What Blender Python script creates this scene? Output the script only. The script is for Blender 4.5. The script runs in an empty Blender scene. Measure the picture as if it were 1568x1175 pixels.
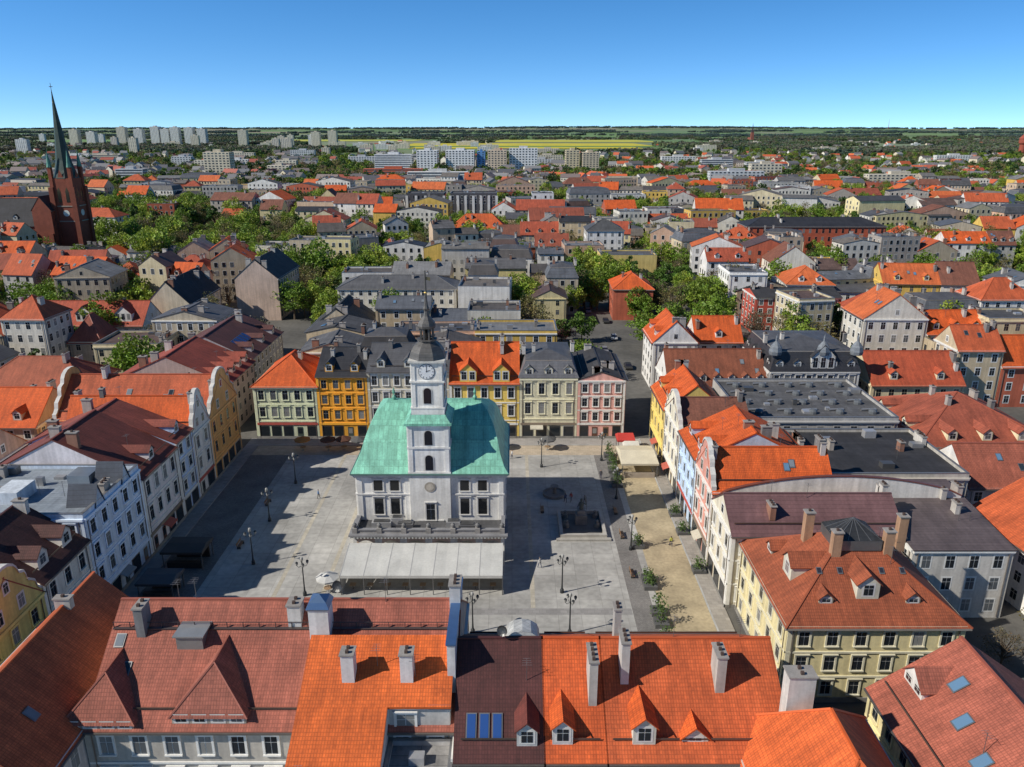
import bpy, math, random
from mathutils import Vector, Matrix, noise
R=random.Random(11)
sc=bpy.context.scene
rad=math.radians
# ---------------- materials ----------------
MATS={}
def mat(name,rough=.85,metal=0,var=.25,ns=.5,pat=None,streak=False,bump=0,trans=0,slope=0):
    m=bpy.data.materials.new(name); m.use_nodes=True
    nt=m.node_tree;N=nt.nodes;L=nt.links;b=N['Principled BSDF']
    b.inputs['Roughness'].default_value=rough;b.inputs['Metallic'].default_value=metal
    at=N.new('ShaderNodeAttribute');at.attribute_name='Col'
    geo=N.new('ShaderNodeNewGeometry')
    def noisef(scale,lo,hi,vec,det=5):
        n=N.new('ShaderNodeTexNoise');n.inputs['Scale'].default_value=scale;n.inputs['Detail'].default_value=det
        L.new(vec,n.inputs['Vector'])
        r=N.new('ShaderNodeMapRange');r.inputs['From Min'].default_value=.3;r.inputs['From Max'].default_value=.7
        r.inputs['To Min'].default_value=lo;r.inputs['To Max'].default_value=hi
        L.new(n.outputs['Fac'],r.inputs['Value']);return r.outputs['Result']
    def mul(c,v):
        x=N.new('ShaderNodeMix');x.data_type='RGBA';x.blend_type='MULTIPLY';x.inputs[0].default_value=1
        L.new(c,x.inputs[6]);L.new(v,x.inputs[7]);return x.outputs[2]
    c=at.outputs['Color']
    if var>0:
        c=mul(c,noisef(ns,1-var,1+var*.5,geo.outputs['Position']))
        c=mul(c,noisef(ns*9,1-var*.6,1+var*.35,geo.outputs['Position']))
    if streak:
        mp=N.new('ShaderNodeMapping');mp.inputs['Scale'].default_value=(1.6,1.6,.13)
        L.new(geo.outputs['Position'],mp.inputs['Vector'])
        c=mul(c,noisef(1.0,.78,1.08,mp.outputs['Vector']))
    if pat:
        uv=N.new('ShaderNodeUVMap')
        if slope:
            mp=N.new('ShaderNodeMapping');mp.inputs['Scale'].default_value=(1.5,.16,1)
            L.new(uv.outputs['UV'],mp.inputs['Vector'])
            c=mul(c,noisef(1.0,1-slope,1+slope*.4,mp.outputs['Vector']))
        br=N.new('ShaderNodeTexBrick')
        L.new(uv.outputs['UV'],br.inputs['Vector'])
        br.inputs['Scale'].default_value=1
        br.inputs['Brick Width'].default_value=pat[0];br.inputs['Row Height'].default_value=pat[1]
        br.inputs['Mortar Size'].default_value=pat[2];br.inputs['Mortar Smooth'].default_value=.3
        br.inputs['Color1'].default_value=(1.08,1.08,1.08,1);br.inputs['Color2'].default_value=(pat[3],)*3+(1,)
        br.inputs['Mortar'].default_value=(pat[4],)*3+(1,)
        br.offset=pat[5] if len(pat)>5 else .5
        c=mul(c,br.outputs['Color'])
        if bump:
            bp=N.new('ShaderNodeBump');bp.inputs['Distance'].default_value=bump;bp.inputs['Strength'].default_value=.6
            L.new(br.outputs['Fac'],bp.inputs['Height']);bp.invert=True
            L.new(bp.outputs['Normal'],b.inputs['Normal'])
    L.new(c,b.inputs['Base Color'])
    if trans:
        t=N.new('ShaderNodeBsdfTranslucent');L.new(c,t.inputs['Color'])
        mx=N.new('ShaderNodeMixShader');mx.inputs[0].default_value=trans
        L.new(b.outputs[0],mx.inputs[1]);L.new(t.outputs[0],mx.inputs[2])
        L.new(mx.outputs[0],N['Material Output'].inputs['Surface'])
    MATS[name]=m
mat('plaster',.9,0,.16,.35,streak=True)
mat('tile',.8,0,.24,.35,pat=(.24,.34,.03,.86,.68,0.0),bump=.03,slope=.28)
mat('tar',.8,0,.3,.4,pat=(7,1.1,.04,.85,.6),slope=.2)
mat('seam',.55,.1,.22,.35,pat=(40,.6,.03,.93,.6),slope=.2)
mat('brick',.9,0,.2,.5,pat=(.26,.09,.012,.8,.9))
mat('copper',.6,.1,.25,.5,pat=(.7,2.2,.03,.9,.62),slope=.25)
mat('paint',.6,0,.1,1.0)
mat('stone',.85,0,.22,.7)
mat('metal',.4,.6,.1,1.0)
mat('glass',.08,0,0)
mat('leaf',.6,0,0,trans=.25)
mat('bark',.9,0,.3,3)
mat('paving',.85,0,.16,.12,pat=(.9,.6,.02,.86,.72))
mat('slab',.85,0,.30,.13,pat=(3.0,3.0,.06,.90,.80,0.0))
mat('cobble',.9,0,.25,.25,pat=(.22,.16,.03,.75,.55))
mat('asphalt',.9,0,.35,.08)
mat('sand',.95,0,.3,.25)
mat('fabric',.8,0,.14,.4,trans=.1)
mat('crop',.9,0,.25,.01)
# ---------------- mesh builder ----------------
def mkmesh(name,faces):
    V=[];F=[];mi=[];cols=[];uvs=[];ml=[]
    for pts,m,c in faces:
        n=len(V);V.extend(pts);F.append(tuple(range(n,n+len(pts))))
        if m not in ml: ml.append(m)
        mi.append(ml.index(m));cols.extend((c[0],c[1],c[2],1))
        a=Vector(pts[0]);nn=(Vector(pts[1])-a).cross(Vector(pts[2])-a)
        if nn.length<1e-9 and len(pts)>3: nn=(Vector(pts[2])-a).cross(Vector(pts[3])-a)
        if nn.length<1e-9: nn=Vector((0,0,1))
        nn.normalize()
        if abs(nn.z)>.97:
            for p in pts: uvs.extend((p[0],p[1]))
        else:
            if nn.z<0: nn=-nn
            h=Vector((-nn.y,nn.x,0)).normalized();s=nn.cross(h)
            for p in pts: uvs.extend((p[0]*h.x+p[1]*h.y, p[0]*s.x+p[1]*s.y+p[2]*s.z))
    me=bpy.data.meshes.new(name);me.from_pydata(V,[],F)
    for m in ml: me.materials.append(MATS[m])
    me.polygons.foreach_set('material_index',mi)
    a=me.attributes.new('Col','FLOAT_COLOR','FACE');a.data.foreach_set('color',cols)
    u=me.uv_layers.new(name='UVMap');u.data.foreach_set('uv',uvs)
    me.update();return me
class B:
    def __init__(s,x=0,y=0,z=0,rot=0):
        s.loc=(x,y,z);s.rot=rot;s.p={};s.ca=1;s.sa=0;s.ox=0;s.oy=0
    def side(s,k): s.ca=[1,0,-1,0][k];s.sa=[0,1,0,-1][k]
    def f(s,pts,m,c,part='walls'):
        ca,sa=s.ca,s.sa
        s.p.setdefault(part,[]).append(([(p[0]*ca-p[1]*sa+s.ox,p[0]*sa+p[1]*ca+s.oy,p[2]) for p in pts],m,c))
    def box(s,x0,x1,y0,y1,z0,z1,m,c,part='walls',bot=False):
        q=[(x0,y0,z0),(x1,y0,z0),(x1,y1,z0),(x0,y1,z0),(x0,y0,z1),(x1,y0,z1),(x1,y1,z1),(x0,y1,z1)]
        fs=[(0,1,5,4),(1,2,6,5),(2,3,7,6),(3,0,4,7),(4,5,6,7)]
        if bot: fs.append((3,2,1,0))
        for a in fs: s.f([q[i] for i in a],m,c,part)
    def quad(s,x0,x1,y,z0,z1,m,c,part='windows'):
        s.f([(x0,y,z0),(x1,y,z0),(x1,y,z1),(x0,y,z1)],m,c,part)
    def lathe(s,prof,n,m,c,cx=0,cy=0,part='walls',r0=0):
        for (ra,za),(rb,zb) in zip(prof,prof[1:]):
            for i in range(n):
                a=r0+2*math.pi*i/n;a2=r0+2*math.pi*(i+1)/n
                p=[(cx+ra*math.cos(a),cy+ra*math.sin(a),za),(cx+ra*math.cos(a2),cy+ra*math.sin(a2),za),
                   (cx+rb*math.cos(a2),cy+rb*math.sin(a2),zb),(cx+rb*math.cos(a),cy+rb*math.sin(a),zb)]
                if ra<1e-6: p=p[1:]
                if rb<1e-6: p=p[:3]
                if len(p)>=3: s.f(p,m,c,part)
    def tube(s,a,b_,ra,rb,n,m,c,part='walls'):
        a=Vector(a);b_=Vector(b_);d=(b_-a).normalized()
        u=d.orthogonal().normalized();v=d.cross(u)
        for i in range(n):
            t=2*math.pi*i/n;t2=2*math.pi*(i+1)/n
            e=u*math.cos(t)+v*math.sin(t);e2=u*math.cos(t2)+v*math.sin(t2)
            s.f([tuple(a+e*ra),tuple(a+e2*ra),tuple(b_+e2*rb),tuple(b_+e*rb)],m,c,part)
    def done(s,name,split=False):
        if split and len(s.p)>1:
            o=bpy.data.objects.new(name,None);sc.collection.objects.link(o)
            for k,fs in s.p.items():
                ch=bpy.data.objects.new(k,mkmesh(name+'_'+k,fs));sc.collection.objects.link(ch);ch.parent=o
        else:
            fs=[x for v in s.p.values() for x in v]
            o=bpy.data.objects.new(name,mkmesh(name,fs));sc.collection.objects.link(o)
        o.location=s.loc;o.rotation_euler=(0,0,s.rot);return o
# ---------------- palette ----------------
CREAM=(.68,.59,.39);WHITE=(.80,.78,.74);YEL=(.74,.50,.12);ORG=(.74,.34,.06);PINK=(.66,.36,.28)
BLUE=(.45,.56,.74);GRN=(.5,.54,.38);BEI=(.50,.43,.32);GREY=(.34,.33,.32);PYEL=(.76,.66,.37)
OR=(.74,.125,.02);RED=(.47,.095,.045);MAR=(.17,.04,.03);BRN=(.25,.095,.06);DK=(.045,.045,.05);GRR=(.11,.11,.117)
TW=(.76,.75,.71)
EX=[]
def sh(c,k): return (c[0]*k,c[1]*k,c[2]*k)
def gcol():
    r=R.random()
    if r<.18: return (.24,.24,.23)
    if r<.33: return (.10,.11,.12)
    return (.018,.022,.028)
def win(b,x,y,z,w,h,fc,lod,arch=False):
    g=gcol()
    if lod>=2:
        b.quad(x-w/2-.12,x+w/2+.12,y-.03,z-.12,z+h+.12,'paint',fc)
        b.quad(x-w/2,x+w/2,y-.06,z,z+h,'glass',g);return
    fr=(.7,.7,.68)
    if lod==1: b.quad(x-w/2-.16,x+w/2+.16,y-.02,z-.14,z+h+.2,'paint',fc)
    else:
        t=.2
        b.box(x-w/2-t,x-w/2,y-.1,y,z,z+h,'paint',fc,'window_surrounds')
        b.box(x+w/2,x+w/2+t,y-.1,y,z,z+h,'paint',fc,'window_surrounds')
        b.box(x-w/2-t,x+w/2+t,y-.13,y,z+h,z+h+.25,'paint',fc,'window_surrounds')
        b.box(x-w/2-t-.06,x+w/2+t+.06,y-.24,y,z+h+.25,z+h+.35,'paint',fc,'window_surrounds',True)
        b.box(x-w/2-t,x+w/2+t,y-.2,y,z-.14,z,'paint',fc,'window_surrounds',True)
        b.quad(x-w/2,x+w/2,y-.015,z,z+h,'paint',fr)
    m=.05;zt=z+h*.66
    for xa,xb in((x-w/2+m,x-m*.6),(x+m*.6,x+w/2-m)):
        b.quad(xa,xb,y-.04,z+m,zt-m*.6,'glass',g)
        b.quad(xa,xb,y-.04,zt+m*.6,z+h-m,'glass',g)
def chimney(b,x,y,z0,z1,w=.7,d=1.3,col=None):
    col=col or R.choice([(.42,.38,.34),(.6,.57,.52),(.3,.15,.1),(.2,.19,.18),(.5,.47,.43)])
    b.box(x-w/2,x+w/2,y-d/2,y+d/2,z0,z1,'plaster',col,'chimneys')
    b.box(x-w/2-.1,x+w/2+.1,y-d/2-.1,y+d/2+.1,z1,z1+.14,'stone',(.3,.28,.26),'chimneys',True)
    n=max(1,int(d/.55))
    for i in range(n):
        yy=y-d/2+(i+.5)*d/n
        b.box(x-.13,x+.13,yy-.13,yy+.13,z1+.14,z1+.4,'stone',(.08,.05,.04),'chimneys')
def antenna(b,x,y,z,h=2.2):
    b.tube((x,y,z),(x,y,z+h),.03,.025,4,'metal',(.2,.2,.2),'antenna')
    for i in range(4): b.tube((x-.45+i*.04,y-.5+i*.3,z+h*.93),(x+.45-i*.04,y-.5+i*.3,z+h*.93),.015,.015,3,'metal',(.3,.3,.3),'antenna')
    b.tube((x,y-.5,z+h*.93),(x,y+.4,z+h*.93),.015,.015,3,'metal',(.3,.3,.3),'antenna')
def dish(b,x,y,z,r=.45,c=(.35,.35,.35)):
    b.tube((x,y,z-.8),(x,y,z),.04,.04,5,'metal',(.2,.2,.2),'satellite_dish')
    n=14
    o=Vector((x,y-.12,z));ax=Vector((-.3,-.85,.35)).normalized();u=ax.orthogonal().normalized();v=ax.cross(u)
    for i in range(n):
        t=6.2832*i/n;t2=6.2832*(i+1)/n
        e=u*math.cos(t)+v*math.sin(t);e2=u*math.cos(t2)+v*math.sin(t2)
        b.f([tuple(o),tuple(o+e*r*.6+ax*.05),tuple(o+e2*r*.6+ax*.05)],'metal',c,'satellite_dish')
        b.f([tuple(o+e*r*.6+ax*.05),tuple(o+e*r+ax*.15),tuple(o+e2*r+ax*.15),tuple(o+e2*r*.6+ax*.05)],'metal',c,'satellite_dish')
    b.tube(tuple(o-v*r+ax*.1),tuple(o+ax*.6),.015,.015,3,'metal',(.2,.2,.2),'satellite_dish')
def slab(b,pts,m,c,t=.2,part='roof'):
    b.f(pts,m,c,part);n=len(pts)
    for i in range(n):
        p=pts[i];q=pts[(i+1)%n]
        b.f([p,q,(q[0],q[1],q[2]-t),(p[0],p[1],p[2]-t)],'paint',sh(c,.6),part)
def dormer(b,k,x,Dk,ev,s,off,w,h,rc,wc,rm,lod,hip=False,g=.45):
    b.side(k);yf=-Dk/2+off;z0=ev+s*off+.05;zt=z0+h;zr=zt+w*g
    ye=yf+h/s;yr=yf+(zr-z0)/s
    b.f([(x-w/2,yf,z0),(x+w/2,yf,z0),(x+w/2,yf,zt),(x-w/2,yf,zt)],'plaster',wc,'dormers')
    for q in(-1,1): b.f([(x+q*w/2,yf,z0),(x+q*w/2,ye,zt),(x+q*w/2,yf,zt)],'plaster',wc,'dormers')
    o=.2
    sl=(zr-zt)/(w/2)
    if hip:
        for q in(-1,1):
            b.f([(x+q*(w/2+o),yf-o,zt-o*sl),(x+q*(w/2+o),ye-o*sl/s,zt-o*sl),(x,yr,zr),(x,yf+w*.4,zr)],rm,rc,'dormers')
            b.tube((x+q*(w/2+o),yf-o,zt-o*sl),(x,yf+w*.4,zr),.1,.1,4,'paint',sh(rc,.8),'dormers')
        b.f([(x-w/2-o,yf-o,zt-o*sl),(x+w/2+o,yf-o,zt-o*sl),(x,yf+w*.4,zr)],rm,rc,'dormers')
        b.tube((x,yf+w*.4,zr),(x,yr,zr),.1,.1,4,'paint',sh(rc,.8),'dormers')
    else:
        b.f([(x-w/2,yf,zt),(x+w/2,yf,zt),(x,yf,zr)],'plaster',wc,'dormers')
        for q in(-1,1):
            slab(b,[(x+q*(w/2+o),yf-o,zt-o*sl+.04),(x+q*(w/2+o),ye-o*sl/s,zt-o*sl+.04),(x,yr,zr+.04),(x,yf-o,zr+.04)],rm,rc,.12,'dormers')
    nw=max(1,int(w/1.5))
    for i in range(nw):
        xx=x+(i+.5-nw/2)*(w/nw)
        win(b,xx,yf,z0+h*.22,min(1.1,w/nw*.62),h*.7,(.65,.64,.6),max(1,lod))
    b.side(0)
def skylight(b,k,x,Dk,ev,s,off,w=.9,h=1.3,gc=(.12,.22,.34)):
    b.side(k);y0=-Dk/2+off;y1=y0+h/math.sqrt(1+s*s)
    z0=ev+s*off;z1=ev+s*(y1+Dk/2)
    b.f([(x-w/2,y0,z0+.2),(x+w/2,y0,z0+.2),(x+w/2,y1,z1+.2),(x-w/2,y1,z1+.2)],'metal',(.25,.25,.25),'skylights')
    e=.1
    b.f([(x-w/2+e,y0+e,z0+s*e+.23),(x+w/2-e,y0+e,z0+s*e+.23),(x+w/2-e,y1-e,z1-s*e+.23),(x-w/2+e,y1-e,z1-s*e+.23)],'glass',gc,'skylights')
    b.side(0)
def curvedgable(b,k,L,Dk,ev,rh,wc,cc=(.62,.6,.56)):
    b.side(k);T=rh+1.3;hw=L/2+.02
    half=[(1,-.02),(1,.1),(.93,.13),(.86,.2),(.82,.34),(.7,.42),(.62,.46),(.6,.58),(.56,.66),(.42,.71),(.38,.82),(.3,.91),(.16,.98),(0,1)]
    pts=[(x*hw,z*T+ev) for x,z in half]+[(-x*hw,z*T+ev) for x,z in half[-2::-1]]
    yf=-Dk/2-.08;yb=-Dk/2+.4
    b.f([(x,yf,z) for x,z in pts],'plaster',wc,'gable');b.f([(x,yb,z) for x,z in pts],'plaster',wc,'gable')
    for (xa,za),(xb,zb) in zip(pts,pts[1:]):
        b.f([(xa,yf-.12,za+.1),(xb,yf-.12,zb+.1),(xb,yb+.08,zb+.1),(xa,yb+.08,za+.1)],'stone',cc,'gable')
        b.f([(xa,yf-.12,za+.1),(xb,yf-.12,zb+.1),(xb,yf-.12,zb-.22),(xa,yf-.12,za-.22)],'stone',cc,'gable')
    for x in(-L*.17,L*.17): win(b,x,yf,ev+.5,1,1.5,(.65,.63,.6),1)
    win(b,0,yf,ev+T*.52,.8,1.2,(.65,.63,.6),1)
    b.side(0)
def facade(b,k,W,D,ev,fl,bay,fc,lod,shop,wc,z0=0):
    L,Dk=(W,D) if k%2==0 else (D,W)
    b.side(k);y=-Dk/2
    n=max(1,int((L-.8)/bay));sp=(L-.6)/n
    fh=(ev-z0-.6)/fl
    for j in range(fl):
        zb=z0+.2+j*fh+fh*.27;hh=fh*.56
        if lod>=2 and R.random()<.02: continue
        if j==0 and shop:
            for i in range(n):
                x=-L/2+.3+(i+.5)*sp
                if R.random()<.28:
                    b.quad(x-.55,x+.55,y-.05,.12,2.6,'paint',R.choice([(.12,.05,.03),(.05,.07,.06),(.2,.12,.06)]),'doors')
                    b.quad(x-.4,x+.4,y-.08,1.2,2.3,'glass',gcol())
                else:
                    b.box(x-sp*.4,x+sp*.4,y-.06,y,.35,2.9,'paint',R.choice([(.08,.08,.08),(.5,.48,.44),(.15,.1,.07)]),'shopfronts')
                    b.quad(x-sp*.36,x+sp*.36,y-.08,.5,2.75,'glass',(.02,.025,.03))
            b.box(-L/2+.2,L/2-.2,y-.16,y,3.05,3.5,'paint',R.choice([fc,(.25,.2,.15),(.5,.1,.08),fc]),'shopfronts',True)
            if lod==0 and R.random()<.5:
                a=R.uniform(-L/3,0);cc=R.choice([(.5,.12,.08),(.6,.56,.45),(.3,.3,.3)])
                b.f([(a,y-.05,3.05),(a+2.6,y-.05,3.05),(a+2.6,y-1.2,2.6),(a,y-1.2,2.6)],'fabric',cc,'shopfronts')
                b.f([(a,y-1.2,2.6),(a+2.6,y-1.2,2.6),(a+2.6,y-1.2,2.4),(a,y-1.2,2.4)],'fabric',cc,'shopfronts')
            continue
        for i in range(n):
            x=-L/2+.3+(i+.5)*sp
            if lod>=2 and R.random()<.06: continue
            win(b,x,y,zb,min(1.15,sp*.46),hh,fc,lod)
        if lod==0 and j>0 and j<fl: b.box(-L/2,L/2,y-.12,y,z0+.2+j*fh-.1,z0+.2+j*fh+.12,'paint',fc,'trim',True)
    if lod==0:
        for x in(-L/2+.25,L/2-.25): b.box(x-.25,x+.25,y-.1,y,0,ev-.5,'paint',sh(wc,.9) if R.random()<.5 else fc,'trim')
        b.box(-L/2,L/2,y-.14,y,0,.6,'stone',(.25,.24,.22),'trim')
    if lod<=1:
        b.box(-L/2,L/2,y-.28,y,ev-.42,ev-.12,'paint',fc,'trim',True)
        b.box(-L/2,L/2,y-.15,y,ev-.62,ev-.42,'paint',fc,'trim',True)
        for x in(-L/2+.6,L/2-.6): b.tube((x,y-.12,.2),(x,y-.12,ev-.3),.06,.06,5,'metal',(.25,.22,.2),'downpipes')
    b.side(0)
def roofz(roof,W,D,ev,rh,x,y):
    if roof=='gx': return ev+rh*(1-abs(y)/(D/2))
    if roof=='gy': return ev+rh*(1-abs(x)/(W/2))
    if roof=='hip': return ev+rh*min(1,min(D/2-abs(y),W/2-abs(x))/(min(W,D)/2))
    if roof=='mans': return ev+rh*.85
    if roof=='shed': return ev+rh*(y+D/2)/D
    return ev
def gableroof(b,W,D,ev,rh,rm,rc,wc,lod,wm='plaster',ends=(1,1)):
    s=rh/(D/2);o=.42;g=.1;zr=ev+rh+.08
    for q in(-1,1):
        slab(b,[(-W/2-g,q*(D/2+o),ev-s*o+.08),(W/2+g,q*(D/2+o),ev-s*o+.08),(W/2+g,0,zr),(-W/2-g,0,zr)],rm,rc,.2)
        if lod<2: b.box(-W/2-g,W/2+g,q*(D/2+o+.09)-.08,q*(D/2+o+.09)+.08,ev-s*o-.12,ev-s*o+.04,'metal',(.22,.2,.18),'roof')
        b.f([(q*W/2,-D/2,ev),(q*W/2,D/2,ev),(q*W/2,0,ev+rh)],wm,wc,'walls')
        if lod==0:
            yy=q*(D/2-1.0);zz=ev+s*1.0
            b.box(-W/2+.5,W/2-.5,yy-.03,yy+.03,zz+.25,zz+.42,'metal',(.15,.12,.1),'snow_guard')
    if lod<2: b.box(-W/2-g,W/2+g,-.14,.14,zr-.05,zr+.1,'paint',sh(rc,.8),'roof')
def hiproof(b,W,D,ev,rh,rm,rc,lod,o=.45):
    if D>W:
        ca,sa=b.ca,b.sa;b.ca,b.sa=-sa,ca
        hiproof(b,D,W,ev,rh,rm,rc,lod,o);b.ca,b.sa=ca,sa;return
    s=rh/(D/2);e=ev-s*o+.06;X=W/2+o;Y=D/2+o;r=(W-D)/2;zr=ev+rh+.06
    A=[(-X,-Y,e),(X,-Y,e),(X,Y,e),(-X,Y,e)]
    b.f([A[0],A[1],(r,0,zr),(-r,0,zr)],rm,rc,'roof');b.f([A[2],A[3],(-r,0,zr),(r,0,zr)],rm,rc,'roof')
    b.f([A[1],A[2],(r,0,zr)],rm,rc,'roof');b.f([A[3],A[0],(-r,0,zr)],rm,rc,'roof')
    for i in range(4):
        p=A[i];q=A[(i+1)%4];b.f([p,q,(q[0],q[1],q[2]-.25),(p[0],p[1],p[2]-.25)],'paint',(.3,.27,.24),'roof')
    if lod<2:
        rr=[((-r,0),(-X,-Y)),((-r,0),(-X,Y)),((r,0),(X,-Y)),((r,0),(X,Y))]
        for (a,c),(d,f_) in rr: b.tube((a,c,zr),(d,f_,e+.02),.13,.13,4,'paint',sh(rc,.8),'roof')
        if r>0: b.tube((-r,0,zr),(r,0,zr),.14,.14,4,'paint',sh(rc,.8),'roof')
def bld(name,x0,x1,y0,y1,ev,rh=4,roof='gx',wall=CREAM,rc=OR,rm='tile',sides=(0,1,3),fl=3,lod=1,chim=2,dorm=(),shop=(),rot=0,bay=2.7,trim=None,curved=(),ex=True,wm='plaster',sky=0,chz=1.2,finish=True,dsz=(1.6,1.5),dwc=None):
    W=x1-x0;D=y1-y0;b=B((x0+x1)/2,(y0+y1)/2,0,rot)
    if ex: EX.append((x0-.6,x1+.6,y0-.6,y1+.6))
    trim=trim or (TW if R.random()<.7 else sh(wall,1.12))
    b.box(-W/2,W/2,-D/2,D/2,0,ev-.01 if roof!='shed' else ev,wm,wall,'walls')
    for k in sides: facade(b,k,W,D,ev,fl,bay,trim,lod,k in shop,wall)
    if roof=='gx': gableroof(b,W,D,ev,rh,rm,rc,wall,lod,wm)
    elif roof=='gy':
        b.side(1);gableroof(b,D,W,ev,rh,rm,rc,wall,lod,wm);b.side(0)
    elif roof=='hip': hiproof(b,W,D,ev,rh,rm,rc,lod)
    elif roof=='flat':
        b.f([(-W/2+.3,-D/2+.3,ev+.02),(W/2-.3,-D/2+.3,ev+.02),(W/2-.3,D/2-.3,ev+.02),(-W/2+.3,D/2-.3,ev+.02)],rm,rc,'roof')
        ph=.55
        for a in((-W/2,W/2,-D/2,-D/2+.3),(-W/2,W/2,D/2-.3,D/2),(-W/2,-W/2+.3,-D/2+.3,D/2-.3),(W/2-.3,W/2,-D/2+.3,D/2-.3)):
            b.box(*a,ev-.01,ev+ph,wm,wall,'walls')
            b.box(a[0]-.04,a[1]+.04,a[2]-.04,a[3]+.04,ev+ph,ev+ph+.07,'metal',(.3,.3,.3),'roof')
        for i in range(int(W*D/90)+1):
            x=R.uniform(-W/2+1.5,W/2-1.5);y=R.uniform(-D/2+1.5,D/2-1.5);a=R.uniform(.3,1)
            b.box(x-a,x+a,y-a*.7,y+a*.7,ev+.02,ev+.02+R.uniform(.3,1.2),'metal',R.choice([(.4,.4,.4),(.15,.15,.15),(.6,.6,.6)]),'roof_units')
    elif roof=='mans':
        i=1.3;z1=ev+rh*.75;X=W/2+.25;Y=D/2+.25;x2=W/2-i;y2=D/2-i
        A=[(-X,-Y,ev),(X,-Y,ev),(X,Y,ev),(-X,Y,ev)];C=[(-x2,-y2,z1),(x2,-y2,z1),(x2,y2,z1),(-x2,y2,z1)]
        for j in range(4): b.f([A[j],A[(j+1)%4],C[(j+1)%4],C[j]],rm,rc,'roof')
        hiproof(b,W-2*i,D-2*i,z1,rh*.25,'seam',GRR,2,.15)
    elif roof=='shed':
        slab(b,[(-W/2-.1,-D/2-.3,ev+.06-.3*rh/D),(W/2+.1,-D/2-.3,ev+.06-.3*rh/D),(W/2+.1,D/2,ev+rh+.06),(-W/2-.1,D/2,ev+rh+.06)],rm,rc)
        for q in(-1,1): b.f([(q*W/2,-D/2,ev),(q*W/2,D/2,ev),(q*W/2,D/2,ev+rh)],wm,wall,'walls')
        b.f([(-W/2,D/2,ev),(W/2,D/2,ev),(W/2,D/2,ev+rh),(-W/2,D/2,ev+rh)],wm,wall,'walls')
    if roof in('gx','gy') and lod<2:
        for k in sides:
            if (roof=='gx')==(k%2==1) and k not in curved and rh>3:
                b.side(k)
                Dk=D if k%2==0 else W
                win(b,0,-Dk/2,ev+rh*.15,.9,1.2,trim,1)
                b.side(0)
    for k in curved:
        L,Dk=(W,D) if k%2==0 else (D,W)
        curvedgable(b,k,L,Dk,ev,rh,wall)
    def slp(k):
        if roof=='hip': return rh/(min(W,D)/2)
        if roof=='mans': return rh*.75/1.55
        return rh/((D if k%2==0 else W)/2)
    for k,n in dorm:
        L,Dk=(W,D) if k%2==0 else (D,W);s=slp(k)
        for i in range(n):
            x=-L/2+(i+.5)*L/n
            if roof=='hip': x*=.75
            dormer(b,k,x,Dk,ev,s,(.9 if roof!='mans' else .15),dsz[0],dsz[1],rc,dwc or wall,rm,lod)
    for i in range(sky):
        k=R.choice([s_ for s_ in((0,) if roof=='gx' else (1,3))]);L,Dk=(W,D) if k%2==0 else (D,W)
        skylight(b,k,R.uniform(-L/2+1,L/2-1),Dk,ev,slp(k),R.uniform(.35,.7)*Dk/2*.9,gc=R.choice([(.12,.22,.34),(.03,.04,.05),(.2,.22,.24)]))
    for i in range(chim):
        if roof in('gy',):
            x=R.uniform(-.25,.25)*W;y=R.choice([-1,1])*(D/2-R.choice([.7,.9,D*.25]))
            zz=roofz(roof,W,D,ev,rh,x,y);chimney(b,x,y,zz-.4,min(ev+rh+.7,zz+chz+.8),1.5,.7)
        else:
            x=R.choice([-1,1])*(W/2-R.choice([.7,.9,W*.25]));y=R.uniform(-.3,.3)*D
            if roof=='hip': x*=.5
            zz=roofz(roof,W,D,ev,rh,x,y);chimney(b,x,y,zz-.4,zz+chz+.3,.7,R.choice([1.2,1.8,.9]))
    if lod<2:
        for i in range(R.choice([0,1,2])):
            x=R.uniform(-.35,.35)*W;y=R.uniform(-.2,.2)*D;antenna(b,x,y,roofz(roof,W,D,ev,rh,x,y))
    if finish: return b.done(name,lod<2)
    return b
# ======================= SQUARE AND FOREGROUND =======================
b=bld('tiled_tenement',-37,-4.9,54.5,73,11,6.5,'gx',(.5,.46,.4),(.42,.125,.08),fl=3,lod=0,chim=0,sides=(0,1,3),finish=False,sky=4)
s=6.5/9.25
dormer(b,0,-5.2,18.5,11,s,.15,6.4,.9,(.38,.12,.08),(.40,.36,.30),'tile',0,True,.55)
dormer(b,0,-14.6,18.5,11,s,-.2,6.0,.7,(.38,.12,.08),(.40,.36,.30),'tile',0,True,.55)
b.box(-9.6,-7.2,-3.9,-1.9,13.9,16.2,'metal',(.35,.37,.36),'roof_hatch')
b.box(-9.8,-7.0,-4.1,-1.7,16.2,16.35,'metal',(.45,.47,.46),'roof_hatch')
b.box(-16,15.6,-2.5,-1.9,15.98,16.05,'metal',(.16,.13,.12),'walkway')
for i in range(22): b.box(-16+i*1.5,-15.95+i*1.5,-2.3,-2.2,15.7,16.6,'metal',(.12,.1,.1),'walkway')
b.box(-16,15.6,-2.28,-2.22,16.58,16.62,'metal',(.12,.1,.1),'walkway')
chimney(b,.8,-1.5,15.5,18.2,1.2,1.4,(.6,.58,.55));chimney(b,-13.2,-2.2,15,18.4,.8,1.6,(.2,.2,.2))
chimney(b,3.4,-2.6,14.5,18.7,1.8,1.8,(.72,.72,.70));b.lathe([(1.5,18.85),(1.1,19.4),(0,19.9)],4,'metal',(.12,.2,.34),3.4,-2.6,'chimneys',math.pi/4)
b.box(15.3,16.0,-7,3.5,10,17.6,'plaster',(.6,.6,.6),'fire_wall');b.box(15.2,16.1,-7.1,3.6,17.6,17.75,'metal',(.1,.2,.4),'fire_wall')
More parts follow.
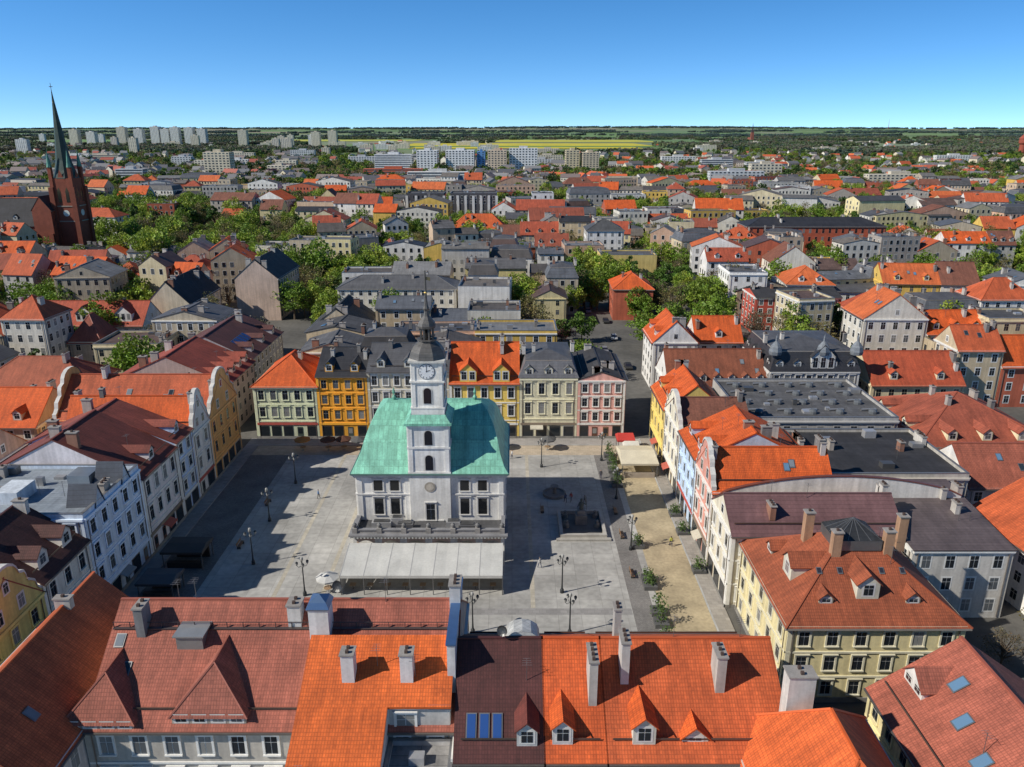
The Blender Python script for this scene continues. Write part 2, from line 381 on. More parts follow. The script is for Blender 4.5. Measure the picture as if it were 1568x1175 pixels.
chimney(b,15.6,0,17,19.5,1.0,1.8,(.55,.55,.55));dish(b,4.6,-.2,19.2,.55,(.06,.06,.06));antenna(b,-9,0,17.4,2.4);antenna(b,9,-.2,17.4,2.6)
b.done('tiled_tenement',True)
ORW=(.78,.15,.025)
b=bld('orange_roof_wing',-18.2,-5.3,54.6,60.2,13.3,2.8,'shed',WHITE,ORW,fl=3,lod=1,chim=0,sides=(),finish=False)
chimney(b,-2.5,-.6,13.5,16.9,1.1,1.2,(.68,.67,.66));chimney(b,2.6,-.6,13.5,16.9,1.1,1.2,(.68,.67,.66))
b.box(1.2,6.4,-2.85,-2.8,9.6,13.2,'plaster',(.55,.53,.5));b.side(0);win(b,2.6,-2.86,10.6,1.6,1.7,TW,0)
b.box(4.6,6.5,-2.95,-2.86,12.8,13.3,'metal',(.3,.3,.32),'vents',True)
b.done('orange_roof_wing',True)
bld('orange_roof_annex',-18.2,-10.7,45,54.55,8.9,4.35,'shed',WHITE,ORW,fl=3,lod=1,chim=0,sides=(3,))
bld('terrace_annex',-10.6,-5.0,45,54.4,9.3,0,'flat',(.55,.53,.5),(.3,.29,.28),'tar',fl=3,lod=1,chim=0,sides=(0,))
def forerow(nm,x0,x1,rc,extra):
    b=bld(nm,x0,x1,51.5,68,10.5,5.6,'gx',(.55,.5,.42),rc,fl=3,lod=0,chim=0,sides=(0,1,3),finish=False)
    extra(b);b.done(nm,True)
s2=5.6/8.25
def e1(b):
    for i in range(3): skylight(b,0,-2.4+i*1.1,16.5,10.5,s2,1.0,.9,2.2,(.03,.08,.25))
    dormer(b,0,2.3,16.5,10.5,s2,.7,1.7,1.7,MAR,(.6,.6,.58),'tile',0)
    for i in range(6):
        a=math.pi*i/6;a2=math.pi*(i+1)/6
        b.f([(2.0-1.6*math.cos(a),.2,15.6+1.1*math.sin(a)),(2.0-1.6*math.cos(a2),.2,15.6+1.1*math.sin(a2)),(2.0-1.6*math.cos(a2),3,15.0+1.1*math.sin(a2)),(2.0-1.6*math.cos(a),3,15.0+1.1*math.sin(a))],'seam',(.5,.5,.48),'dormers')
    b.f([(2.0-1.6*math.cos(math.pi*i/6),.22,15.6+1.1*math.sin(math.pi*i/6)) for i in range(7)],'plaster',(.55,.55,.53),'dormers')
    dish(b,.2,-.1,17.1,.5,(.08,.08,.08))
forerow('maroon_roof_tenement',-4.8,2.7,(.10,.03,.027),e1)
def e2(b):
    dormer(b,0,-1.1,16.5,10.5,s2,.8,1.7,1.8,OR,(.62,.62,.6),'tile',0)
    chimney(b,1.6,-3.6,12.4,17.2,.7,2.6,(.5,.47,.43))
forerow('orange_roof_tenement',2.75,7.9,(.70,.12,.025),e2)
def e3(b):
    dormer(b,0,-4.6,16.5,10.5,s2,.8,1.9,1.9,OR,(.62,.6,.52),'tile',0)
    dormer(b,0,-.3,16.5,10.5,s2,1.0,2.2,.5,OR,(.62,.6,.52),'tile',1)
    chimney(b,-5.8,-2.4,13.6,18.0,.7,2.0,(.55,.53,.5));chimney(b,-6.0,1.2,14,18.6,.6,1.2,(.4,.38,.35));chimney(b,2.4,-3.0,13,17.0,.8,2.0,(.45,.42,.38))
    antenna(b,-1,0,16,2.5);antenna(b,5,0,16,2.2)
forerow('orange_roof_tenement',7.95,23.3,(.64,.125,.035),e3)
b=bld('corner_hip_house',19.2,31,39,56,10.6,6,'hip',(.55,.45,.38),(.74,.14,.03),fl=3,lod=1,chim=0,sides=(0,1,3),finish=False)
chimney(b,-1.2,6.2,12,17.2,2.2,1.4,(.62,.6,.56));b.done('corner_hip_house',True)
bld('corner_tenement',-49,-37.2,48,70,11,5.5,'gy',(.55,.52,.5),(.60,.14,.05),fl=3,lod=1,chim=1,sides=(0,1,3),sky=2)
bld('townhouse',-62,-50,40,60,8.5,5,'gy',(.5,.45,.38),MAR,fl=2,lod=1,chim=2,sides=(0,1))
b=bld('skylight_house',34.5,50,42,62,9,5.5,'gy',PYEL,(.46,.13,.08),fl=3,lod=0,chim=1,sides=(3,0,2),dorm=(),finish=False)
for yy,of in((3,3.2),(6.5,4.6),(-1,2.6)): skylight(b,3,-yy+1,15.5,9,5.5/7.75,of,1.2,1.7)
dormer(b,3,3.5,15.5,9,5.5/7.75,.9,2.2,1.4,(.42,.13,.085),WHITE,'tile',1);dormer(b,3,-7.5,15.5,9,5.5/7.75,2.5,3.2,1.0,(.42,.13,.085),WHITE,'tile',1)
b.done('skylight_house',True)
bld('garden_shed',52,58,62,68,3.2,1.5,'hip',BEI,RED,fl=1,lod=1,chim=0)
HR=(.37,.095,.04)
b=bld('hip_roof_town_house',29.4,48.3,70.5,88,10,6.3,'hip',PYEL,HR,fl=3,lod=0,chim=0,sides=(0,1,3),finish=False,trim=(.7,.66,.5),bay=2.9)
sg=6.3/8.75
dormer(b,0,-.4,17.5,10,sg,2.2,2.4,1.9,HR,(.65,.62,.5),'tile',0)
for x in(-5,4.4): dormer(b,0,x,17.5,10,sg,1.8,1.5,.7,HR,(.4,.38,.3),'tile',1)
dormer(b,3,1.5,18.9,10,sg,2.0,2.6,1.9,HR,(.65,.62,.5),'tile',0)
dormer(b,3,-4,18.9,10,sg,1.8,1.6,.8,HR,(.4,.38,.3),'tile',1)
for x,y in((-2.6,-2.2),(3.3,-2),(6.5,1.5),(-4,2.5)): chimney(b,x,y,13,17.4,1.0,.9,(.42,.25,.15))
for i in range(5): skylight(b,0,-5.5+i*2.3+.6,17.5,10,sg,4.4,.6,.8,(.03,.03,.04))
b.box(-2.6,2.6,-2.2,2.2,15,16.2,'metal',(.2,.2,.2),'glass_lantern')
for i in range(4):
    b.side(i);L_,D_=(2.6,2.2) if i%2==0 else (2.2,2.6)
    b.f([(-L_,-D_,16.22),(L_,-D_,16.22),(0,0,18)],'seam',(.035,.037,.04),'glass_lantern')
    for j in range(5):
        x=-L_+j*L_/2;b.tube((x,-D_,16.25),(x*.0,0,18.03),.04,.04,4,'metal',(.22,.22,.22),'glass_lantern')
b.side(0)
b.done('hip_roof_town_house',True)
# right row
bld('cream_tenement',28,50,88.05,98,11,3.2,'gx',(.72,.66,.52),(.19,.10,.10),'seam',fl=3,lod=0,sides=(3,0,1),shop=(3,),chim=3)
b=B(45.5,98.05)
n=20;prev=None
for i in range(n):
    def tz(t): return 11.6+2.9*math.sin(math.pi*min(1,max(0,t)))**.7
    xa=-17+34*i/n;xb=xa+34/n;za=tz(i/n);zb=tz((i+1)/n)
    for yy in(-.18,.18): b.f([(xa,yy,0),(xb,yy,0),(xb,yy,zb),(xa,yy,za)],'plaster',(.76,.72,.66),'wall')
    b.f([(xa,-.26,za+.05),(xb,-.26,zb+.05),(xb,.26,zb+.05),(xa,.26,za+.05)],'metal',(.3,.12,.09),'coping')
    b.f([(xa,-.26,za+.05),(xb,-.26,zb+.05),(xb,-.26,zb-.12),(xa,-.26,za-.12)],'metal',(.3,.12,.09),'coping')
b.done('curved_party_wall',True)
bld('pink_gable_house',28,45,98.3,108,12,4.6,'gx',(.70,.33,.26),OR,fl=3,lod=0,sides=(3,0),shop=(3,),curved=(3,),chim=3,sky=2)
bld('blue_tenement',28,45,108.05,120,12.6,4.2,'gy',(.55,.68,.84),OR,fl=4,lod=0,sides=(3,0),shop=(3,),dorm=((3,2),),chim=3)
bld('white_tenement',28,40,120.05,133,12,4,'gx',(.78,.73,.58),BRN,fl=3,lod=0,sides=(3,0),shop=(3,),curved=(3,),chim=2)
bld('yellow_tenement',28,39,133.05,147,11.5,4.5,'gy',(.78,.62,.20),OR,fl=3,lod=0,sides=(3,0,2),shop=(3,),chim=2,dorm=((3,2),))
b=bld('flat_roof_hall',40.2,67,126,148,12,0,'flat',(.45,.44,.42),(.11,.11,.115),'tar',fl=3,lod=1,sides=(0,1),chim=0,finish=False)
for i in range(4):
    for j in range(5):
        x=-10+j*5+R.uniform(-.5,.5);y=-7.5+i*5
        b.lathe([(.75,12.0),(.75,12.45),(.55,12.75),(0,12.9)],10,'glass',(.12,.13,.14),x,y,'roof_lights')
        b.tube((x-1.6,y+1.2,12.25),(x+1.2,y+1.6,12.25),.22,.22,7,'metal',(.45,.45,.45),'ducts')
b.done('flat_roof_hall',True)
bld('dark_flat_block',45.2,67,104,122,11.5,0,'flat',(.5,.47,.42),(.035,.035,.04),'tar',fl=3,lod=1,sides=(0,1,3),chim=9)
bld('courtyard_block',50.3,63,86,103,10,1.6,'shed',(.60,.57,.52),(.14,.11,.11),'seam',fl=3,lod=1,sides=(0,1,3),chim=4)
bld('white_house',66,84,82,101,8.5,5,'gy',WHITE,(.64,.13,.04),fl=3,lod=1,sides=(3,0),chim=3,rot=.12)
bld('white_villa',68.5,92,106,118,9,4.5,'gx',WHITE,(.42,.12,.07),fl=3,lod=1,sides=(3,0),chim=3,sky=3)
bld('courtyard_house',69,93,122,146,9,5.5,'hip',(.74,.68,.45),(.40,.10,.055),fl=3,lod=1,sides=(3,0),chim=4,dorm=((0,3),(3,2)))
bld('red_roof_house',77,97,158,172,8,5.5,'gx',CREAM,(.54,.10,.04),fl=2,lod=1,dorm=((0,2),),chim=3)
b=bld('ornate_tenement',55,74,158,178,11,5.5,'mans',(.46,.46,.46),DK,'seam',fl=3,lod=0,sides=(0,3,1),chim=5,dorm=((0,5),(3,4)),bay=2.1,finish=False,trim=(.66,.65,.62))
dormer(b,0,1.5,20,11,2.66,.0,5,3.2,DK,(.6,.6,.58),'seam',0,False,.5)
for x in(-8.6,1.5,8.6):
    b.lathe([(1.3,14.5),(1.45,15.2),(1.2,16.2),(.6,17),(.25,17.4),(.2,18.2),(0,19)],8,'seam',(.2,.22,.24),x,-9.2,'turrets')
b.done('ornate_tenement',True)
bld('brown_roof_tenement',33.5,54.9,158,173,7.6,6.2,'gx',WHITE,(.29,.09,.045),fl=2,lod=1,dorm=((0,7),),chim=3,dsz=(1.3,1.2),sky=3)
bld('white_street_house',33.5,44,178,192,12,5,'gy',WHITE,OR,fl=4,lod=1,chim=2,sides=(0,3),dorm=((3,2),))
bld('red_mansard_house',44.5,56,182,194,11,5,'gx',WHITE,OR,fl=3,lod=1,chim=2,sides=(0,3),dorm=((0,1),))
# left row
bld('yellow_gable_house',-68,-53,65,76,10.5,5,'gx',(.72,.58,.2),RED,fl=3,lod=0,sides=(1,0),shop=(1,),curved=(1,),chim=2)
bld('dark_roof_tenement',-68,-53,76.05,86,11.5,5,'gy',(.78,.74,.66),(.10,.035,.03),fl=3,lod=0,sides=(1,0),shop=(1,),dorm=((1,2),),chim=2,dsz=(2.0,1.7))
b=bld('pale_blue_tenement',-71,-53,86.05,101,14.3,0,'flat',(.66,.75,.86),(.30,.34,.38),'seam',fl=4,lod=0,sides=(1,0),shop=(1,),chim=5,finish=False)
b.side(1)
for x in(-3.5,3.5):
    b.f([(x-1.5,-9.02,13.2),(x+1.5,-9.02,13.2),(x,-9.02,17)],'plaster',(.5,.57,.66),'gablets')
    for q in(-1,1): b.f([(x+q*1.6,-9.2,13.2),(x+q*1.6,-5.5,13.9),(x,-5.5,17.1),(x,-9.2,17.1)],'seam',(.07,.08,.1),'gablets')
b.side(0);b.box(-4,-1,-4,0,14.3,16,'plaster',(.6,.65,.7),'roof_units');b.box(2,5,2,5,14.3,15.6,'metal',(.3,.35,.4),'roof_units')
b.done('pale_blue_tenement',True)
bld('white_tenement',-76,-53,101.05,113,12.6,6,'gy',(.80,.74,.74),(.21,.05,.035),fl=3,lod=0,sides=(1,0),shop=(1,),dorm=((1,1),),chim=3,sky=2)
bld('blue_tenement',-76,-53,113.05,119.5,13.2,5,'gy',(.50,.63,.86),(.30,.07,.045),fl=4,lod=0,sides=(1,),shop=(1,),chim=1,dorm=((1,1),))
bld('white_gable_house',-74,-53,119.55,127,12,5.4,'gx',(.78,.75,.70),OR,fl=3,lod=0,sides=(1,),shop=(1,),curved=(1,),chim=3)
bld('orange_gable_house',-80,-53,127.05,141,11.8,6,'gx',(.82,.44,.15),(.56,.12,.045),fl=3,lod=0,sides=(1,0),shop=(1,),curved=(1,3),chim=4,sky=4,dorm=((0,2),))
bld('red_roof_tenement',-82,-57.5,150,166,11,5.5,'gy',(.55,.42,.38),(.36,.075,.045),fl=4,lod=1,sides=(1,0),chim=4,dorm=((1,4),))
b=bld('solar_roof_tenement',-78,-58,166.1,190,11.5,5,'gy',(.42,.42,.45),(.14,.05,.045),fl=4,lod=1,sides=(1,0),chim=3,dorm=((1,3),),finish=False)
for i in range(5): skylight(b,1,-8+i*1.7,20,11.5,.5,3.2,1.5,2.6,(.03,.06,.2))
b.done('solar_roof_tenement',True)
bld('orange_cottage_row',-104,-84,112,125,8.5,5,'gx',(.6,.4,.3),(.64,.15,.045),fl=2,lod=1,dorm=((0,2),),chim=3,sides=(0,1),sky=2)
bld('backyard_house',-100,-79,94,106,9,5,'gx',(.55,.48,.4),(.34,.09,.05),fl=3,lod=1,dorm=((0,3),),chim=3,sides=(0,1))
bld('backyard_house',-98,-74,72,88,10,5,'gy',(.45,.4,.36),(.30,.08,.05),fl=3,lod=1,chim=3,sides=(0,1),dorm=((1,2),))
bld('orange_roof_house',-108,-86,131,145,9,5,'gx',(.55,.4,.3),OR,fl=3,lod=1,chim=3,sides=(0,1),dorm=((0,3),))
bld('tiled_roof_house',-112,-88,152,166,9,5,'hip',(.6,.55,.45),(.44,.12,.06),fl=3,lod=1,chim=3,sides=(0,1))
# far row, facing the camera
bld('green_corner_tenement',-51.7,-39.05,147,163,11.4,4.6,'hip',(.68,.71,.50),OR,fl=3,lod=0,sides=(0,3),shop=(0,3),chim=1,bay=2.2)
bld('orange_tenement',-39,-28.85,147.02,163,13.5,3.6,'gx',(.88,.42,.045),DK,'seam',fl=4,lod=0,sides=(0,),shop=(0,),chim=4,dorm=((0,2),),bay=2.0)
bld('beige_tenement',-28.8,-12.55,147.04,163,14.4,3.6,'gx',(.66,.60,.46),GRR,'seam',fl=4,lod=0,sides=(0,),shop=(0,),chim=4,bay=2.2,dorm=((0,3),))
b=bld('yellow_tenement',-12.5,1.45,147,163,12,6.2,'gx',(.86,.62,.15),OR,fl=3,lod=0,sides=(0,),shop=(0,),chim=2,bay=2.2,finish=False)
for x in(-3.2,3.4): dormer(b,0,x,16,12,6.2/8,.1,3.3,2.3,OR,(.84,.60,.13),'tile',0)
b.done('yellow_tenement',True)
bld('cream_tenement',1.5,13.1,147.03,163,13,4.5,'mans',(.76,.72,.52),(.16,.16,.17),'seam',fl=3,lod=0,sides=(0,),shop=(0,),chim=4,bay=2.2,dorm=((0,3),))
bld('pink_tenement',13.15,22.6,147,166,12.6,1.6,'gy',(.82,.44,.37),(.05,.05,.055),'tar',fl=4,lod=0,sides=(0,1),shop=(0,1),chim=5,bay=2.1)
# ---------------- town hall ----------------
b=B(-11.9,112.5)
EX.append((-25,1,90,124))
WH=(.83,.82,.78);ST=(.24,.24,.25)
W=21.6;D=19
b.box(-W/2,W/2,-D/2,D/2,0,12.6,'plaster',WH,'walls')
b.box(-W/2,W/2,-14.0,-9.51,4.5,5.0,'stone',(.45,.44,.42),'terrace')
nb=6;sp=W/nb
for i in range(nb+1):
    x=-W/2+i*sp;xa=max(-W/2,x-.5);xb=min(W/2,x+.5)
    b.box(xa,xb,-13.9,-13.1,0,4.5,'plaster',WH,'arcade')
for i in range(nb):
    xc=-W/2+(i+.5)*sp;r=sp/2-.5;pts=[]
    for j in range(9):
        a=math.pi*j/8;pts.append((xc-r*math.cos(a),3.0+1.1*math.sin(a)))
    for (xa,za),(xb,zb) in zip(pts,pts[1:]):
        b.f([(xa,-13.9,za),(xb,-13.9,zb),(xb,-13.9,4.5),(xa,-13.9,4.5)],'plaster',(.66,.5,.4),'arcade')
        b.f([(xa,-13.9,za),(xb,-13.9,zb),(xb,-13.1,zb),(xa,-13.1,za)],'plaster',WH,'arcade')
b.box(-W/2-.5,W/2+.5,-14.6,-13.6,5.0,5.25,'stone',ST,'cornice',True)
b.box(-W/2-.3,W/2+.3,-14.3,-13.6,4.7,5.0,'stone',(.5,.5,.48),'cornice',True)
for q in(-1,1): b.box(q*(W/2+.25)-.25,q*(W/2+.25)+.25,-13.6,-9.6,4.9,5.25,'stone',ST,'cornice',True)
for i in range(46):
    x=-W/2-.2+i*(W+.4)/45;b.box(x-.1,x+.1,-14.55,-14.3,4.72,4.98,'stone',(.6,.6,.58),'cornice')
b.box(-W/2+.1,W/2-.1,-13.9,-13.5,5.25,5.7,'plaster',(.36,.35,.34),'parapet')
b.box(-W/2,W/2,-14.0,-13.4,5.7,5.85,'stone',ST,'parapet',True)
for q in(-1,1):
    b.box(q*(W/2-.2)-.2,q*(W/2-.2)+.2,-13.5,-9.6,5.25,5.7,'plaster',(.36,.35,.34),'parapet')
    b.box(q*(W/2-.2)-.28,q*(W/2-.2)+.28,-13.4,-9.6,5.7,5.85,'stone',ST,'parapet')
for i in range(7):
    x=-W/2+.3+i*(W-.6)/6
    b.box(x-.35,x+.35,-14.05,-13.35,5.25,6.05,'stone',(.30,.29,.28),'parapet')
    b.lathe([(.12,6.05),(.3,6.3),(.32,6.55),(.15,6.7),(0,6.85)],8,'stone',(.18,.18,.18),x,-13.7,'parapet')
b.f([(-W/2+.4,-13.3,5.02),(W/2-.4,-13.3,5.02),(W/2-.4,-9.52,5.02),(-W/2+.4,-9.52,5.02)],'tar',(.10,.10,.105),'terrace')
for i,(x,y,w_,h_) in enumerate([(-7,-11.6,1.4,.9),(-3.6,-12,1.2,.8),(3.4,-11.6,1.0,1.0),(5.4,-12,1.2,.7),(-4.8,-11,.8,1.3)]):
    b.box(x-w_,x+w_,y-.6,y+.6,5.05,5.05+h_,'metal',(.6,.6,.6) if i%2==0 else (.25,.25,.26),'terrace_units')
    b.box(x-w_*.8,x+w_*.8,y-.4,y+.4,5.05+h_,5.1+h_+.1,'metal',(.15,.15,.15),'terrace_units')
b.side(0)
for k in range(4):
    L_,Dk=(W,D) if k%2==0 else (D,W);b.side(k);y=-Dk/2
    xs=(-7.6,-5.2,5.0,7.6) if k%2==0 else (-6.6,-2.2,2.2,6.6)
    for x in xs:
        for z,h in((6.0,2.6),(9.8,1.7)):
            b.quad(x-.62,x+.62,y-.05,z,z+h,'glass',(.015,.017,.02))
            win(b,x,y,z,1.35,h,(.66,.65,.62),0)
        if k: win(b,x,y,1.2,1.3,2.2,(.66,.65,.62),0)
    for x in (-L_/2+.5,-L_/4,L_/4,L_/2-.5,-L_/6.5 if k==0 else -L_/4+.01,L_/6.5 if k==0 else L_/4-.01):
        if k==0 and abs(abs(x)-L_/4)<.1: continue
        b.box(x-.35,x+.35,y-.14,y,5.1,12.0,'plaster',(.84,.83,.79),'pilasters')
    b.box(-L_/2,L_/2,y-.2,y,9.15,9.4,'plaster',(.76,.75,.72),'string_course',True)
    b.box(-L_/2-.3,L_/2+.3,y-.35,y,12.0,12.35,'plaster',(.68,.68,.63),'cornice',True)
    b.box(-L_/2-.55,L_/2+.55,y-.6,y,12.35,12.7,'stone',(.6,.61,.56),'cornice',True)
    b.box(-L_/2-.62,L_/2+.62,y-.72,y-.6,12.55,12.75,'metal',(.2,.35,.3),'cornice',True)
b.side(0)
COP=(.25,.60,.44)
rg=[(-.6,-.6,12.7),(.1,.4,13.6),(.6,1.4,15.0),(1.0,2.6,16.6),(1.6,4.4,18.3),(2.5,6.6,19.7),(3.6,8.6,20.5),(4.2,9.4,20.6)]
for (a,c,z),(a2,c2,z2) in zip(rg,rg[1:]):
    X,Y,X2,Y2=W/2-a,D/2-c,W/2-a2,D/2-c2
    q=[(-X,-Y,z),(X,-Y,z),(X,Y,z),(-X,Y,z)];q2=[(-X2,-Y2,z2),(X2,-Y2,z2),(X2,Y2,z2),(-X2,Y2,z2)]
    for j in range(4): b.f([q[j],q[(j+1)%4],q2[(j+1)%4],q2[j]],'copper',COP,'roof')
b.f([(-6.6,-.1,20.6),(6.6,-.1,20.6),(6.6,.1,20.6),(-6.6,.1,20.6)],'copper',COP,'roof')
for x in(-6.2,6.2): b.lathe([(.3,20.5),(.35,21),(.1,21.4),(.25,21.8),(0,22.6)],8,'copper',sh(COP,.7),x,0,'roof')
ty=-7.0
def trings(r0,z0,z1,c,m='plaster',part='tower'): b.box(-r0,r0,ty-r0,ty+r0,z0,z1,m,c,part,True)
trings(2.95,5.05,20.2,WH)
for z in(12.7,16.6): trings(3.1,z,z+.3,(.78,.77,.73))
trings(3.35,20.2,20.55,COP,'copper')
b.lathe([(4.6,20.55),(3.9,21.1),(3.5,21.6)],4,'copper',COP,0,ty,'tower',math.pi/4)
trings(2.35,21.0,22.6,WH)
trings(2.2,22.6,29.2,WH)
trings(2.4,22.4,22.65,(.78,.77,.73))
trings(2.45,26.3,26.55,(.78,.77,.73));trings(2.55,29.2,29.5,(.6,.59,.55))
for k in range(4):
    ca,sa=[(1,0),(0,1),(-1,0),(0,-1)][k];b.ca,b.sa=ca,sa;b.ox,b.oy=0,ty
    def archwin(x,y,z,w,h):
        pts=[(x-w/2,z),(x+w/2,z)]+[(x+w/2*math.cos(math.pi*j/8),z+h-w/2+w/2*math.sin(math.pi*j/8)) for j in range(9)]
        p2=[(x+(px-x)*1.35,z+(pz-z)*1.08-.12) for px,pz in pts]
        b.f([(px,y-.05,pz) for px,pz in p2],'paint',(.62,.6,.56),'windows')
        b.f([(px,y-.09,pz) for px,pz in pts],'glass',(.02,.02,.025),'windows')
    archwin(0,-2.95,17.2,1.1,2.2);archwin(0,-2.95,13.3,1.1,2.3)
    archwin(0,-2.2,23.2,1.05,2.3)
    for x in(-2.6,2.6): b.box(x-.3,x+.3,-3.06,-2.95,12.99,20.2,'plaster',(.84,.83,.79),'tower')
    for x in(-1.9,1.9): b.box(x-.25,x+.25,-2.3,-2.2,22.66,29.2,'plaster',(.84,.83,.79),'tower')
    n=24;zc=27.9
    b.f([(1.15*math.cos(6.2832*j/n),-2.26,zc+1.15*math.sin(6.2832*j/n)) for j in range(n)],'paint',(.15,.17,.2),'clock_face')
    b.f([(1.05*math.cos(6.2832*j/n),-2.29,zc+1.05*math.sin(6.2832*j/n)) for j in range(n)],'paint',(.74,.76,.78),'clock_face')
    for j in range(12):
        a=6.2832*j/12;c_,s_=math.cos(a),math.sin(a)
        b.f([(c_*.8-s_*.05,-2.31,zc+s_*.8+c_*.05),(c_*.98-s_*.05,-2.31,zc+s_*.98+c_*.05),(c_*.98+s_*.05,-2.31,zc+s_*.98-c_*.05),(c_*.8+s_*.05,-2.31,zc+s_*.8-c_*.05)],'paint',(.05,.05,.07),'clock_face')
    b.f([(-.04,-2.32,zc-.1),(.04,-2.32,zc-.1),(.04,-2.32,zc+.8),(-.04,-2.32,zc+.8)],'paint',(.04,.04,.05),'clock_face')
    b.f([(-.1,-2.33,zc-.06),(.5,-2.33,zc+.2),(.48,-2.33,zc+.28),(-.1,-2.33,zc+.04)],'paint',(.04,.04,.05),'clock_face')
b.side(0);b.ox=b.oy=0
DM=(.11,.105,.10)
b.lathe([(2.75,29.5),(2.6,29.9),(2.45,30.4),(1.9,31.2),(1.3,31.7),(1.15,31.9)],8,'seam',DM,0,ty,'helmet',math.pi/8)
b.lathe([(1.45,31.9),(1.45,32.1),(1.0,32.1)],8,'seam',DM,0,ty,'helmet',math.pi/8)
for j in range(8):
    a=6.2832*j/8+.39;b.box(.9*math.cos(a)-.12,.9*math.cos(a)+.12,ty+.9*math.sin(a)-.12,ty+.9*math.sin(a)+.12,32.1,33.7,'seam',DM,'helmet')
b.lathe([(.5,32.1),(.5,33.7)],8,'glass',(.02,.02,.02),0,ty,'helmet')
b.lathe([(1.3,33.7),(1.35,34.0),(1.2,34.4),(.8,34.9),(.4,35.4),(.3,36),(.45,36.4),(.3,36.8),(.2,37.6),(.10,41.6),(.0,41.7)],8,'seam',DM,0,ty,'helmet',math.pi/8)
b.lathe([(0,38.3),(.28,38.6),(0,38.9)],8,'metal',(.6,.45,.15),0,ty,'helmet')
b.f([(0,ty,40.4),(.7,ty,40.2),(.7,ty,40.7),(0,ty,40.8)],'metal',(.2,.17,.1),'helmet')
win(b,0,-9.96,5.3,1.3,2.6,(.66,.65,.62),0)
b.box(-1.9,1.9,-10.05,-9.96,5.1,5.3,'plaster',WH,'trim')
b.f([(.8*math.cos(6.2832*j/20),-10.02,10.6+.8*math.sin(6.2832*j/20)) for j in range(20)],'stone',(.4,.36,.3),'roundel')
b.f([(.55*math.cos(6.2832*j/20),-10.05,10.6+.55*math.sin(6.2832*j/20)) for j in range(20)],'stone',(.55,.5,.42),'roundel')
b.done('town_hall',True)
# canopy in front
b=B(-12.2,94.6)
n=7;cw=21.8
for i in range(n):
    xa=-cw/2+i*cw/n;xb=xa+cw/n;m=(xa+xb)/2
    for (p,q,dz1,dz2) in((xa,m,0,-.05),(m,xb,-.05,0)):
        b.f([(p,-3.5,3.0+dz1),(q,-3.5,3.0+dz2),(q,3.2,4.15+dz2),(p,3.2,4.15+dz1)],'fabric',(.60,.60,.57),'roof')
    b.f([(xa,-3.5,3.0),(xb,-3.5,3.0),(xb,-3.52,2.6),(xa,-3.52,2.6)],'fabric',(.56,.56,.54),'valance')
for i in range(n+1):
    x=-cw/2+i*cw/n
    b.f([(x-.04,-3.5,3.03),(x+.04,-3.5,3.03),(x+.04,3.2,4.18),(x-.04,3.2,4.18)],'paint',(.48,.48,.47),'frame')
    b.box(x-.06,x+.06,-3.48,-3.38,0,3,'metal',(.2,.2,.2),'posts')
for q in(-1,1): b.f([(q*cw/2,-3.5,.1),(q*cw/2,3.2,.1),(q*cw/2,3.2,4.1),(q*cw/2,-3.5,2.9)],'fabric',(.55,.55,.53),'valance')
for i in range(9):
    x=-9.6+i*2.4
    b.box(x-.4,x+.4,-2.4,-1.6,.7,.76,'paint',(.3,.2,.12),'tables',True);b.box(x-.05,x+.05,-2.05,-1.95,0,.7,'metal',(.1,.1,.1),'tables')
b.done('terrace_canopy',True)
# ---------------- square furniture ----------------
def lamp(x,y,h=5.8):
    b=B(x,y)
    g=(.06,.065,.07)
    b.lathe([(.28,0),(.26,.5),(.14,.7),(.1,1.4),(.07,h-.9),(.09,h-.85),(.05,h-.4)],8,'metal',g,part='post')
    b.lathe([(0,h-.55),(.1,h-.5),(.2,h-.3),(.2,h-.1),(.14,h+.05),(0,h+.1)],10,'paint',(.4,.4,.38),part='lanterns')
    for i in range(4):
        a=i*math.pi/2+.4;X,Y=.7*math.cos(a),.7*math.sin(a)
        b.tube((0,0,h-1.2),(X*.7,Y*.7,h-1.35),.03,.03,5,'metal',g,'arms');b.tube((X*.7,Y*.7,h-1.35),(X,Y,h-1.05),.03,.03,5,'metal',g,'arms')
        b.lathe([(0,h-1.08),(.08,h-1.02),(.18,h-.85),(.18,h-.68),(.1,h-.55),(0,h-.5)],8,'paint',(.35,.35,.33),X,Y,'lanterns')
        b.lathe([(.21,h-.64),(.12,h-.5),(0,h-.44)],8,'metal',g,X,Y,'lanterns')
    b.done('street_lamp',True)
for x,y in[(6.8,91.7),(-28,91),(-37.5,99),(-39,112),(-38.5,126),(7.2,82.6),(-4.9,82.8),(5.5,133),(17.8,103),(17.8,120),(-26,136),(17,136)]: lamp(x,y)
def sheet(name,x0,x1,y0,y1,z,m,c):
    b=B();b.f([(x0,y0,z),(x1,y0,z),(x1,y1,z),(x0,y1,z)],m,c);b.done(name)
sheet('street_asphalt',-190,190,20,345,.0,'asphalt',(.115,.11,.10))
sheet('market_square_paving',-53,28,66,147,.004,'slab',(.40,.39,.365))
sheet('cobbled_band',-53,-43,66,143.5,.010,'cobble',(.22,.215,.21))
sheet('sand_strip',19.6,25.8,74,139,.010,'sand',(.44,.36,.23))
sheet('paved_strip',15.8,18.6,74,143.5,.012,'cobble',(.27,.255,.24))
sheet('paved_strip',-53,22,138.6,143.4,.016,'paving',(.48,.40,.30))
sheet('paved_strip',-42.9,15.7,86.6,88.0,.012,'paving',(.29,.28,.27))
for x in(-32.5,-26,2.5): sheet('paved_strip',x,x+.6,88.1,138.5,.014,'paving',(.46,.42,.34))
